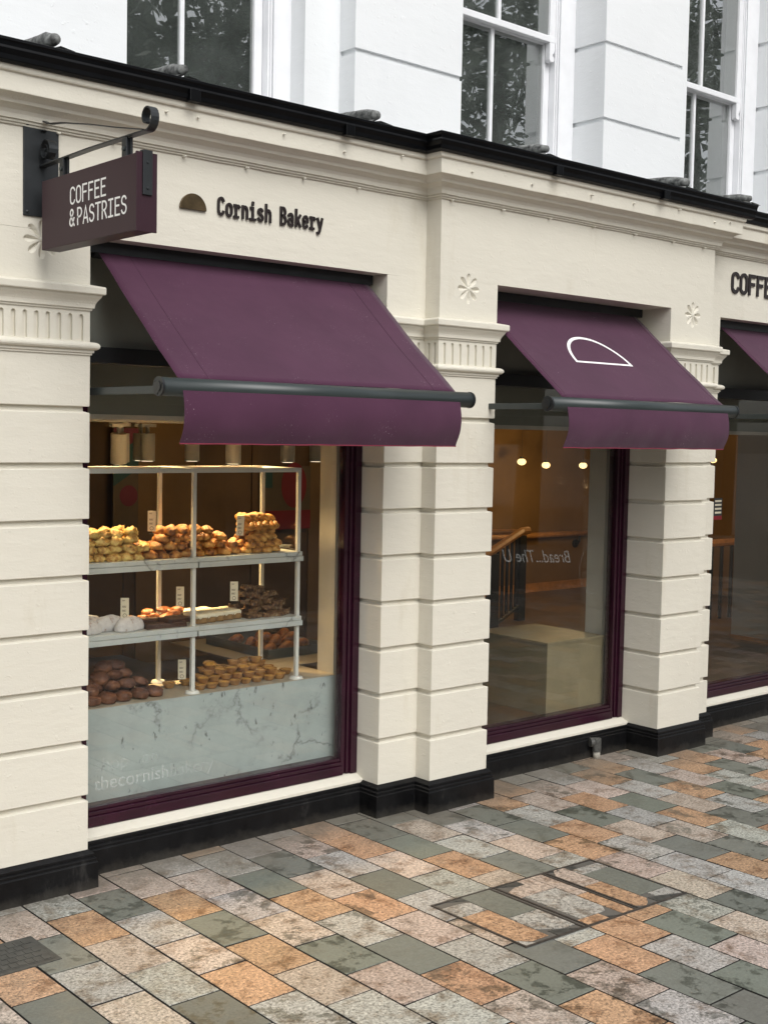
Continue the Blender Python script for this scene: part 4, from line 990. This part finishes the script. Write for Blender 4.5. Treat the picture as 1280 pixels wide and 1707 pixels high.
scatter([blob('glazed_bun', .037, .030, .026, .20, 2.0, M['pasty'], 10+s, ridges=3) for s in range(4)],
        pile(0, 0, [(.66, 1.17, 3), (.67, 1.15, 3), (.735, 1.10, 2), (.765, 1.02, 2)], .064, (.350, .066), T0, .0345, lean=.012),
        'golden brown glazed bun heaped in the middle of the top shelf', 'bun', 'glazed buns heaped on the top shelf')
scatter([blob('pastry_roll', .030, .027, .022, .09, 2.0, M['twist'], 20+s, ridges=2) for s in range(3)],
        pile(0, 0, [(1.18, 1.40, 3), (1.19, 1.40, 3)], .055, (.350, .062), T0, .029, lean=.01)+pile(0, 0, [(1.20, 1.395, 2)], .052, (.39, .06), T0+.092, .03),
        'small golden pastry roll among the twists on the top shelf', 'pastry', 'pastry rolls among the twists')
tw = []
for (x, y, z, rz) in ((1.27, .350, T0+.058, .12), (1.33, .40, T0+.060, -.1), (1.27, .45, T0+.062, .2), (1.26, .375, T0+.118, 1.45), (1.31, .38, T0+.118, 1.3), (1.36, .39, T0+.116, 1.55), (1.22, .385, T0+.116, 1.5),
                      (1.25, .385, T0+.148, .05), (1.32, .40, T0+.148, -.1), (1.24, .43, T0+.150, 1.4), (1.30, .42, T0+.152, 1.2), (1.345, .45, T0+.146, 1.9)):
    tw.append((x, y, z-.008, rz, rnd.uniform(-.1, .1), rnd.uniform(-.08, .08), .95))
scatter([twist_mesh('pastry_twist', M['twist'])], tw, 'golden twisted pastry stacked at the right end of the top shelf', 'pastry', 'twisted pastries on the top shelf')
# middle shelf
T1 = .967
def loaf(seed):
    bm = bmesh.new(); bmesh.ops.create_uvsphere(bm, u_segments=28, v_segments=16, radius=1)
    for v in bm.verts:
        p = v.co.copy(); sl = .10*math.sin(p.x*13+p.y*2)*(p.z > 0); k = 1+.06*noise.noise(p*3+Vector((seed*4, 0, 0)))+sl*.35
        p.x = math.copysign(abs(p.x)**.7, p.x); v.co = Vector((p.x*.088, p.y*.042*k, max(-.15, p.z)*.056*k+.008))
    return from_bm('sugared_loaf', bm, M['sugar'], smooth=True)
scatter([loaf(1), loaf(2), loaf(3)], [(.385, .365, T1, .35, 0, 0, .95), (.520, .42, T1, .3, 0, 0, 1.0), (.590, .362, T1, .3, 0, 0, .95), (.44, .47, T1, .3, 0, 0, 1)],
        'white sugar dusted loaf at the left end of the middle shelf', 'loaf', 'sugar dusted loaves on the middle shelf')
scatter([slab_mesh('chocolate_slab', .20, .085, .022, M['choc_slab'], .004, 1), slab_mesh('chocolate_slab', .18, .08, .020, M['choc_slab'], .004, 2)],
        [(.76, .360, T1, -.05, 0, 0, 1), (.83, .372, T1+.018, .35, .1, .05, .9), (.72, .43, T1+.012, .1, 0, .06, .9)], 'flat dark chocolate slab between loaves and iced slices', 'cake slab', 'chocolate slabs on the middle shelf')
scatter([blob('glazed_danish', .036, .030, .016, .22, 2.4, M['danish'], 40+s, ridges=5) for s in range(3)],
        [(.70, .55, T1+.01, 0, .2, 0, 1), (.76, .53, T1+.012, 1, 0, .2, 1), (.82, .55, T1+.012, 2, .2, .2, 1.05), (.86, .50, T1+.015, 3, 0, .3, 1), (.92, .54, T1+.02, 2, .3, 0, 1.1), (.96, .56, T1+.03, 1, .2, .1, 1.1), (.89, .57, T1+.035, 0, .2, .1, 1.1), (.81, .58, T1+.03, 4, 0, .1, 1)],
        'shiny glazed danish pastry behind the chocolate slab', 'pastry', 'glazed danish pastries on the middle shelf')
def iced():
    e = empty('iced_slice'); slab_mesh('cake', .050, .135, .034, M['cake'], .004, 3, e)
    bm = bmesh.new(); n = 16; top = []; rim = []; bot = []
    for i in range(36):
        a = 2*math.pi*i/36; cx = math.copysign(min(1, abs(math.cos(a))*1.35), math.cos(a)); cy = math.copysign(min(1, abs(math.sin(a))*1.35), math.sin(a))
        d = .006+.009*abs(noise.noise(Vector((cx*3, cy*5, 1)))*2)
        top.append(bm.verts.new((cx*.023, cy*.066, .043))); rim.append(bm.verts.new((cx*.0275, cy*.0705, .037))); bot.append(bm.verts.new((cx*.0278, cy*.071, .034-d)))
    bm.faces.new(top)
    for i in range(36): j = (i+1) % 36; bm.faces.new((top[i], rim[i], rim[j], top[j])); bm.faces.new((rim[i], bot[i], bot[j], rim[j]))
    from_bm('icing', bm, M['icing'], e, smooth=True); return e
scatter([iced()], [(.955+.054*i, .400+.010*i, T1+.001, -.10+rnd.uniform(-.04, .04), 0, 0, 1) for i in range(5)]+[(.99+.055*i, .520, T1+.001, rnd.uniform(-.05, .05), 0, 0, .9) for i in range(3)],
        'white iced cake slice in the row on the middle shelf', 'cake slice', 'iced slices on the middle shelf')
scatter([slab_mesh('almond_chocolate_bar', .085, .040, .024, M['florentine'], .013, 5+s, cuts=6) for s in range(4)],
        [(x, y, z, rz, rnd.uniform(-.12, .12), rnd.uniform(-.12, .12), 1) for (x, y, z, rz) in
         [(1.26, .36, T1, .1), (1.35, .36, T1, -.1), (1.43, .37, T1, .3), (1.25, .42, T1, .5), (1.33, .43, T1, .1), (1.42, .43, T1, .2), (1.20, .48, T1+.01, .2), (1.30, .50, T1, .1), (1.40, .50, T1, .1),
          (1.28, .38, T1+.026, .7), (1.37, .39, T1+.026, .2), (1.44, .42, T1+.024, 1.0), (1.23, .46, T1+.036, .5), (1.32, .45, T1+.028, -.2), (1.39, .47, T1+.028, .6),
          (1.30, .41, T1+.053, .3), (1.39, .42, T1+.052, .8), (1.26, .45, T1+.064, 1.1), (1.35, .46, T1+.055, .1), (1.42, .40, T1+.046, .2), (1.31, .43, T1+.080, .2), (1.37, .44, T1+.082, .9), (1.27, .44, T1+.095, .3), (1.33, .44, T1+.108, .5), (1.29, .44, T1+.122, .1), (1.40, .44, T1+.085, .1)]],
        'dark almond chocolate bar in the jagged heap on the middle shelf', 'pastry', 'almond chocolate bars heaped on the middle shelf')
# worktop
def chocbun(seed):
    bm = bmesh.new(); bmesh.ops.create_uvsphere(bm, u_segments=26, v_segments=14, radius=1)
    for v in bm.verts:
        p = v.co.copy(); rad = math.hypot(p.x, p.y); k = 1+.05*noise.noise(p*2.6+Vector((seed*3, 1, 0)))+.10*math.sin(rad*15+math.atan2(p.y, p.x)+seed)*(abs(p.z) > .25)
        v.co = Vector((p.x*.041*k, p.y*.041*k, math.copysign(abs(p.z)**.75, p.z)*.023*k+.021))
    return from_bm('chocolate_bun', bm, M['choc'], smooth=True)
cbp = []
for x, y, z in [(.40, .345, .0), (.475, .350, .0), (.555, .350, .0), (.635, .355, .0), (.715, .360, .0), (.38, .42, .0), (.46, .42, .0), (.54, .425, .0), (.62, .43, .0), (.70, .44, .005), (.45, .49, .0), (.53, .50, .0), (.61, .50, .0),
                (.40, .375, .040), (.43, .40, .045), (.515, .385, .042), (.595, .39, .042), (.665, .41, .040), (.50, .45, .045), (.58, .455, .045), (.42, .46, .05), (.47, .40, .083), (.545, .415, .085), (.60, .44, .083), (.52, .455, .115), (.57, .45, .118)]:
    cbp.append((x, y, CT+.002+z, rnd.uniform(0, 6), rnd.uniform(-.5, .5)*(1 if z else .5), rnd.uniform(-.45, .45)*(1 if z else .4), rnd.uniform(.92, 1.05)))
scatter([chocbun(s) for s in range(4)], cbp, 'dark chocolate swirl bun piled on the worktop at left', 'bun', 'chocolate buns piled on the worktop')
def tart():
    e = empty('custard_tart'); bm = bmesh.new(); n = 32; rg = []
    for r_, z in ((0.0001, 0), (.019, 0), (.022, .004), (.030, .022), (.0315, .025), (.030, .0265), (.0275, .0235), (.0265, .019)):
        rg.append([bm.verts.new(((r_+(.0008*math.cos(8*a) if r_ > .02 else 0))*math.cos(a), (r_+(.0008*math.cos(8*a) if r_ > .02 else 0))*math.sin(a), z+(.0012*noise.noise(Vector((math.cos(a)*2, math.sin(a)*2, 1))) if z > .02 else 0))) for a in [2*math.pi*i/n for i in range(n)]])
    for a, b in zip(rg, rg[1:]):
        for i in range(n): bm.faces.new((a[i], a[(i+1) % n], b[(i+1) % n], b[i]))
    from_bm('shell', bm, M['tart_shell'], e, smooth=True)
    bm = bmesh.new(); c = bm.verts.new((0, 0, .0245)); rr_ = [bm.verts.new((.018*math.cos(a), .018*math.sin(a), .0242)) for a in [2*math.pi*i/n for i in range(n)]]; ro = [bm.verts.new((.0272*math.cos(a), .0272*math.sin(a), .0205)) for a in [2*math.pi*i/n for i in range(n)]]
    for i in range(n): bm.faces.new((c, rr_[i], rr_[(i+1) % n])); bm.faces.new((rr_[i], ro[i], ro[(i+1) % n], rr_[(i+1) % n]))
    from_bm('custard', bm, M['custard'], e, smooth=True); return e
tp = []
for k, (xa, n, ys) in enumerate((( .955, 8, (.355, .415, .475)), (.985, 7, (.375, .435)), (1.02, 6, (.39, .45)), (1.05, 5, (.42,)))):
    for j, y in enumerate(ys):
        for i in range(n):
            if k == 3 and i in (1, ): continue
            if k == 2 and i == 5 and j == 0: continue
            tp.append((xa+i*.0645+(.02 if j % 2 else 0)+rnd.uniform(-.005, .005), y+rnd.uniform(-.004, .004), CT+.001+k*.0268, rnd.uniform(0, 6), rnd.uniform(-.07, .07)*k, rnd.uniform(-.07, .07)*k, rnd.uniform(.98, 1.06)))
tp += [(.86, .47, CT+.001, 0, 0, 0, 1), (1.50, .43, CT+.001, 1, 0, 0, 1)]
scatter([tart()], tp, 'golden custard tart in the stacked heap on the worktop', 'tart', 'custard tarts stacked on the worktop')
tr = empty('baking_tray', (1.86, 1.1, CT)); tag(tr, 'dark shallow metal tray holding croissants behind the stand', 'tray')
bm = bmesh.new(); abox(bm, -.19, .19, -.29, .29, .004, .010)
for b_ in ((-.20, .20, -.30, -.29), (-.20, .20, .29, .30), (-.20, -.19, -.29, .29), (.19, .20, -.29, .29)): abox(bm, *b_, .0, .048)
from_bm('pan', bm, M['tray'], tr, bevel=.002)
bm = bmesh.new(); tube(bm, [(-.2, -.3, .048), (.2, -.3, .048), (.2, .3, .048), (-.2, .3, .048), (-.2, -.3, .048)], .004, 6); from_bm('rim', bm, M['tray'], tr)
scatter([croissant_mesh('croissant', M['croissant'], .078, s) for s in range(2)],
        [(1.72, .87, CT+.022, .3, .1, 0, 1), (1.84, .87, CT+.022, .5, 0, .1, 1.05), (1.96, .90, CT+.022, .2, 0, 0, 1.05), (1.73, .98, CT+.022, 1.2, 0, 0, 1), (1.85, .98, CT+.022, .9, .2, 0, 1.1), (1.98, 1.0, CT+.022, .4, 0, 0, 1), (1.76, 1.1, CT+.022, .8, 0, 0, 1), (1.90, 1.1, CT+.022, .3, 0, 0, 1), (1.79, .92, CT+.055, .9, .2, 0, 1.1), (1.91, .93, CT+.057, .6, .1, .1, 1.1), (1.80, 1.03, CT+.055, .2, .1, 0, 1), (1.94, 1.04, CT+.058, 1.1, .1, 0, 1.1), (1.75, 1.22, CT+.022, .3, 0, 0, 1), (1.9, 1.22, CT+.022, 1, 0, 0, 1)],
        'browned croissant heaped in the dark tray behind the stand', 'croissant', 'croissants heaped in the tray')

# ------------------------------------------------------------------ lamps inside the shop
def spot(loc, tgt, e, size=70, col=(1, .66, .30), blend=.6, rad=.03):
    l = bpy.data.lights.new('unseen_spot', 'SPOT'); l.energy = e; l.spot_size = R(size); l.spot_blend = blend; l.color = col; l.shadow_soft_size = rad
    o = bpy.data.objects.new('unseen_spot', l); COL.objects.link(o); o.location = loc
    o.rotation_euler = (Vector(loc)-Vector(tgt)).to_track_quat('Z', 'Y').to_euler(); return o
def track_lamp():
    c = empty('track_lamp')
    bm = bmesh.new(); tube(bm, [(0, 0, -.035), (0, 0, -.185)], .041, 24); from_bm('lamp_body', bm, M['lamp_white'], c, bevel=.002)
    bm = bmesh.new(); tube(bm, [(0, 0, -.1855), (0, 0, -.187)], .030, 24); from_bm('lamp_face', bm, M['lamp_lit'], c)
    bm = bmesh.new(); abox(bm, -.008, .008, -.008, .008, -.04, .0); abox(bm, -.045, .045, -.018, .018, 0, .018); from_bm('lamp_stem', bm, M['lamp_white'], c)
    return c
tl0 = track_lamp()
LP = [(.885, 1.0, 0, 'white cylinder track lamp hanging large at left of the display window'), (1.335, 1.5, 0, 'small white cylinder track lamp right of the largest lamp at left'), (1.055, 1.28, 0, 'white track lamp half hidden behind the largest lamp at left'), (1.56, 1.0, 0, 'bright white track lamp just below the awning valance'), (1.62, 1.5, 0, 'dim white track lamp left of the bright one under the valance'), (2.10, 1.25, 0, 'white track lamp right of the bright lamp under the awning'), (2.42, 1.4, 0, 'rightmost white track lamp in the display window'), (1.35, 1.6, 0, 'dim white track lamp partly hidden by valance edge')]
for i, (x, y, a, lab) in enumerate(LP):
    c = tl0 if i == 0 else copy_tree(tl0)
    c.location = (x, y, 1.868); c.rotation_euler = (R(8 if i == 0 else 0), R(-4 if i == 0 else 0), 0); tag(c, lab, 'lamp', 'white track lamps in the display window')
tk = box('lamp_track', .2, 2.7, .98, 1.01, 1.888, 1.905, M['lamp_white']); tag(tk, 'thin white ceiling track carrying the display lamps', 'lamp track')
# bodiless warm spots added over the stand for the track lamps' glow
for x in (.36, .62, .90, 1.16, 1.38):
    spot((x, .64, 1.88), (x-.02, .38, 1.30), 26.0, 75)
for x in (.5, .95, 1.35): spot((x, .86, 1.66), (x, .42, .95), 58, 48)
for x in (.45, .8, 1.2): spot((x, .90, 1.62), (x+.0, .42, .68), 70, 44)
spot((1.9, 1.0, 1.86), (1.86, 1.0, .66), 14, 60)
for x, e_ in ((2.25, 6), (3.35, 9), (1.95, 3)): spot((x, 1.7, 1.85), (x+.1, 3.05, 1.2), e_, 80)  # unseen spots added to brighten the partition wall and its prints
spot((5.2, 2.0, 1.9), (5.7, 2.9, .9), 10, 50)  # unseen spot added to brighten the stair handrail
def bulb(loc, lab, rad=.05, e=7.0):
    rad *= .64; r = empty('globe_lamp', loc); tag(r, lab, 'lamp', 'lit globe lamps at the back of the shop')
    bm = bmesh.new(); bmesh.ops.create_uvsphere(bm, u_segments=18, v_segments=10, radius=rad, matrix=Matrix.Diagonal((1.1, 1.1, .85, 1))); from_bm('globe', bm, M['bulb'], r, smooth=True)
    bm = bmesh.new(); tube(bm, [(0, 0, rad*.8), (0, 0, 2.02-loc[2])], .0018, 6); tube(bm, [(0, 0, rad*.6), (0, 0, rad*1.3)], .02, 10); from_bm('cord', bm, M['iron'], r)
    l = bpy.data.lights.new('globe_light', 'POINT'); l.energy = e; l.color = (1, .66, .30); l.shadow_soft_size = rad*1.2; o = bpy.data.objects.new('globe_light', l); COL.objects.link(o); o.location = (loc[0]-.2, loc[1]-.7, loc[2]-.15)
bulb((6.90, 3.9, 1.605), 'lit globe lamp, leftmost of three in the middle window', .062)
bulb((6.92, 3.6, 1.582), 'lit globe lamp, middle of three in the middle window', .058)
bulb((7.35, 3.5, 1.580), 'lit globe lamp, rightmost of three beside the pale inner wall', .056)
bulb((7.343, 2.0, 1.675), 'lit globe lamp just right of the third pillar', .045)

# back of the shop --------------------------------------------------------
def wall_panel_print(name, x0, x1, z0, z1, y, label, kind):
    r = empty(name, ((x0+x1)/2, y, z0)); tag(r, label, 'wall print'); w = x1-x0; h = z1-z0
    bm = bmesh.new(); abox(bm, -w/2, w/2, 0, .02, 0, h); from_bm('board', bm, M['poster_cream'], r)
    bm = bmesh.new(); n = 32
    if kind == 1:
        a = [bm.verts.new((.06+w*.27*math.cos(2*math.pi*i/n), -.002, h*.70+h*.36*math.sin(2*math.pi*i/n))) for i in range(n)]; bm.faces.new(a)
        from_bm('red_shape', bm, M['red'], r)
        bm = bmesh.new(); abox(bm, -w/2, w/2, -.003, -.001, 0, h*.30); from_bm('red_band', bm, M['red'], r)
        bm = bmesh.new(); abox(bm, -w/2, -w*.32, -.003, -.001, h*.66, h); from_bm('teal_band', bm, M['teal'], r)
    else:
        a = [bm.verts.new(p) for p in ((-w/2, -.003, h*.75), (w/2, -.003, h*.9), (w/2, -.003, h), (-w/2, -.003, h))]; bm.faces.new(a); from_bm('pink_shape', bm, M['pink'], r)
        bm = bmesh.new(); a = [bm.verts.new(p) for p in ((-w/2, -.003, h*.45), (w/2, -.003, h*.62), (w/2, -.003, h*.9), (-w/2, -.003, h*.75))]; bm.faces.new(a); from_bm('teal_shape', bm, M['teal'], r)
        bm = bmesh.new(); a = [bm.verts.new((w*.36*math.cos(2*math.pi*i/n)+.02, -.004, h*.36+h*.10*math.sin(2*math.pi*i/n))) for i in range(n)]; bm.faces.new(a); from_bm('pink_oval', bm, M['pink'], r)
wall_panel_print('abstract_wall_print', 3.17, 3.60, 1.13, 1.60, 2.99, 'wall print with large red oval and teal patch behind the display', 1)
wall_panel_print('abstract_wall_banner', 1.93, 2.12, 1.15, 1.86, 2.97, 'narrow pink, teal and red printed banner at left behind the stand', 2)
r = empty('plywood_plinth', (3.5, .42, FZ)); tag(r, 'pale plywood plinth box standing inside the middle window', 'box')
bm = bmesh.new(); abox(bm, -.25, .255, -.155, .40, 0, .412); from_bm('body', bm, M['plywood'], r, bevel=.002)
bm = bmesh.new(); abox(bm, -.256, .258, -.160, .405, .412, .428); from_bm('top', bm, M['plywood'], r, bevel=.002)
# stair balustrade
r = empty('stair_balustrade', (5.6, 2.95, FZ)); tag(r, 'black stair balustrade with oak handrail seen through middle window', 'balustrade')
def BL(n, mat, boxes=(), tubes=(), bev=.002):
    bm = bmesh.new()
    for b_ in boxes: abox(bm, b_[0]-5.6, b_[1]-5.6, b_[2]-2.95, b_[3]-2.95, b_[4]-FZ, b_[5]-FZ)
    for pts, rad in tubes: tube(bm, [(p[0]-5.6, p[1]-2.95, p[2]-FZ) for p in pts], rad, 8)
    return from_bm(n, bm, mat, r, bevel=bev)
BL('newel', M['iron'], [(5.86, 5.94, 2.92, 2.98, .24, .99)]); BL('newel', M['iron'], [(5.36, 5.46, 2.78, 2.84, .20, .86)])
BL('handrail', M['rail_wood'], (), [([(5.0, 2.72, .80), (5.40, 2.81, .89), (5.90, 2.95, 1.025), (5.99, 2.95, 1.03)], .035)])
BL('handrail', M['rail_wood'], (), [([(5.2, 3.6, 1.00), (5.95, 2.98, 1.015)], .025)])
for i in range(5):
    t = (i+1)/6; x = 5.41+t*.49; y = 2.81+t*.14; BL('baluster', M['iron'], [(x-.011, x+.011, y-.011, y+.011, .22+t*.14, .87+t*.13)])
BL('bottom_rail', M['iron'], (), [([(5.41, 2.81, .24), (5.90, 2.95, .38)], .02)])
r = empty('landing_railing', (7.6, 2.0, FZ)); tag(r, 'black landing railing with dark handrail seen in third window', 'railing')
bm = bmesh.new(); tube(bm, [(-.9, 0, .69), (.9, 0, .69)], .035, 8); from_bm('handrail', bm, M['rail_wood'], r)
for i in range(12): bm = bmesh.new(); x = -.85+i*.155; abox(bm, x-.012, x+.012, -.012, .012, 0, .68); from_bm('baluster', bm, M['iron'], r)
r = empty('wall_handrail', (7.6, 4.17, .83)); tag(r, 'oak handrail on black brackets along the ochre back wall', 'handrail')
bm = bmesh.new(); tube(bm, [(-1.6, 0, .02), (1.2, 0, .0)], .03, 10); from_bm('rail', bm, M['rail_wood'], r, smooth=True)
for x in (-.35, .52): bm = bmesh.new(); tube(bm, [(x, 0, -.02), (x, 0, -.08), (x+.02, .04, -.11), (x+.02, .08, -.11)], .012, 8); tube(bm, [(x+.02, .065, -.11), (x+.02, .08, -.11)], .045, 14); from_bm('bracket', bm, M['iron'], r)

# ------------------------------------------------------------------ across the street (seen only as reflections)
def tree(name, x, y, h, crown_r, n, label, seed, zc):
    r = empty(name, (x, y, 0)); tag(r, label, 'tree'); rnd = random.Random(seed)
    bm = bmesh.new(); tube(bm, [(0, 0, 0), (.1, .05, h*.25), (0, .1, h*.5), (.2, 0, h*.8)], .2, 10, rs=[.24, .19, .14, .05])
    tips = []
    for i in range(14):
        a = rnd.uniform(0, 6.28); z0 = rnd.uniform(.3, .65)*h; L = crown_r*rnd.uniform(.5, .95); e = Vector((math.cos(a)*L, math.sin(a)*L, z0+L*rnd.uniform(.1, .7)))
        tube(bm, [(0.05, .05, z0), tuple(Vector((0, 0, z0))*.5+e*.5+Vector((0, 0, .15))), tuple(e)], .05, 6, rs=[.07, .04, .015]); tips.append(e)
    from_bm('trunk', bm, M['bark'], r)
    bm = bmesh.new(); cl = [Vector((rnd.gauss(0, .42)*crown_r, rnd.gauss(0, .42)*crown_r, zc+rnd.gauss(0, .38)*crown_r)) for _ in range(70)]+tips
    for i in range(n):
        c = rnd.choice(cl); p = c+Vector((rnd.gauss(0, .33), rnd.gauss(0, .33), rnd.gauss(0, .30))); s = rnd.uniform(.07, .14)
        a = Vector((rnd.uniform(-1, 1), rnd.uniform(-1, 1), rnd.uniform(-.6, .6))).normalized(); b = a.orthogonal().normalized()
        b = (b*math.cos(i)+a.cross(b)*math.sin(i)); 
        bm.faces.new([bm.verts.new(p+q) for q in (a*s*.9, b*s*.4, -a*s*.9, -b*s*.4)])
    me = bpy.data.meshes.new('crown'); bm.to_mesh(me); bm.free(); link('crown', me, M['leaf'], r)
tree('street_tree', 7.4, -9.9, 11, 3.3, 17000, 'dense leafy street tree across from the shop, reflected in upper window', 1, 7.3)
tree('street_tree', 13.9, -9.9, 11, 3.2, 8500, 'sparser leafy street tree across from the shop, second along', 2, 8.4)
tree('street_tree', 19.0, -9.4, 12, 3.2, 8500, 'leafy street tree furthest along the street across from the shop', 3, 9.0)
op = empty('opposite_building', (4, -19, 0)); tag(op, 'plain rendered building facing the shop across the street', 'building')
bm = bmesh.new(); abox(bm, -16, 18, -3, 0, 0, 6.0); from_bm('wall', bm, M['opp_wall'], op)
for i in range(11):
    for z in (1.0, 3.6):
        bm = bmesh.new(); abox(bm, -15+i*3, -13.4+i*3, 0, .05, z, z+1.7); from_bm('window', bm, M['opp_win'], op)
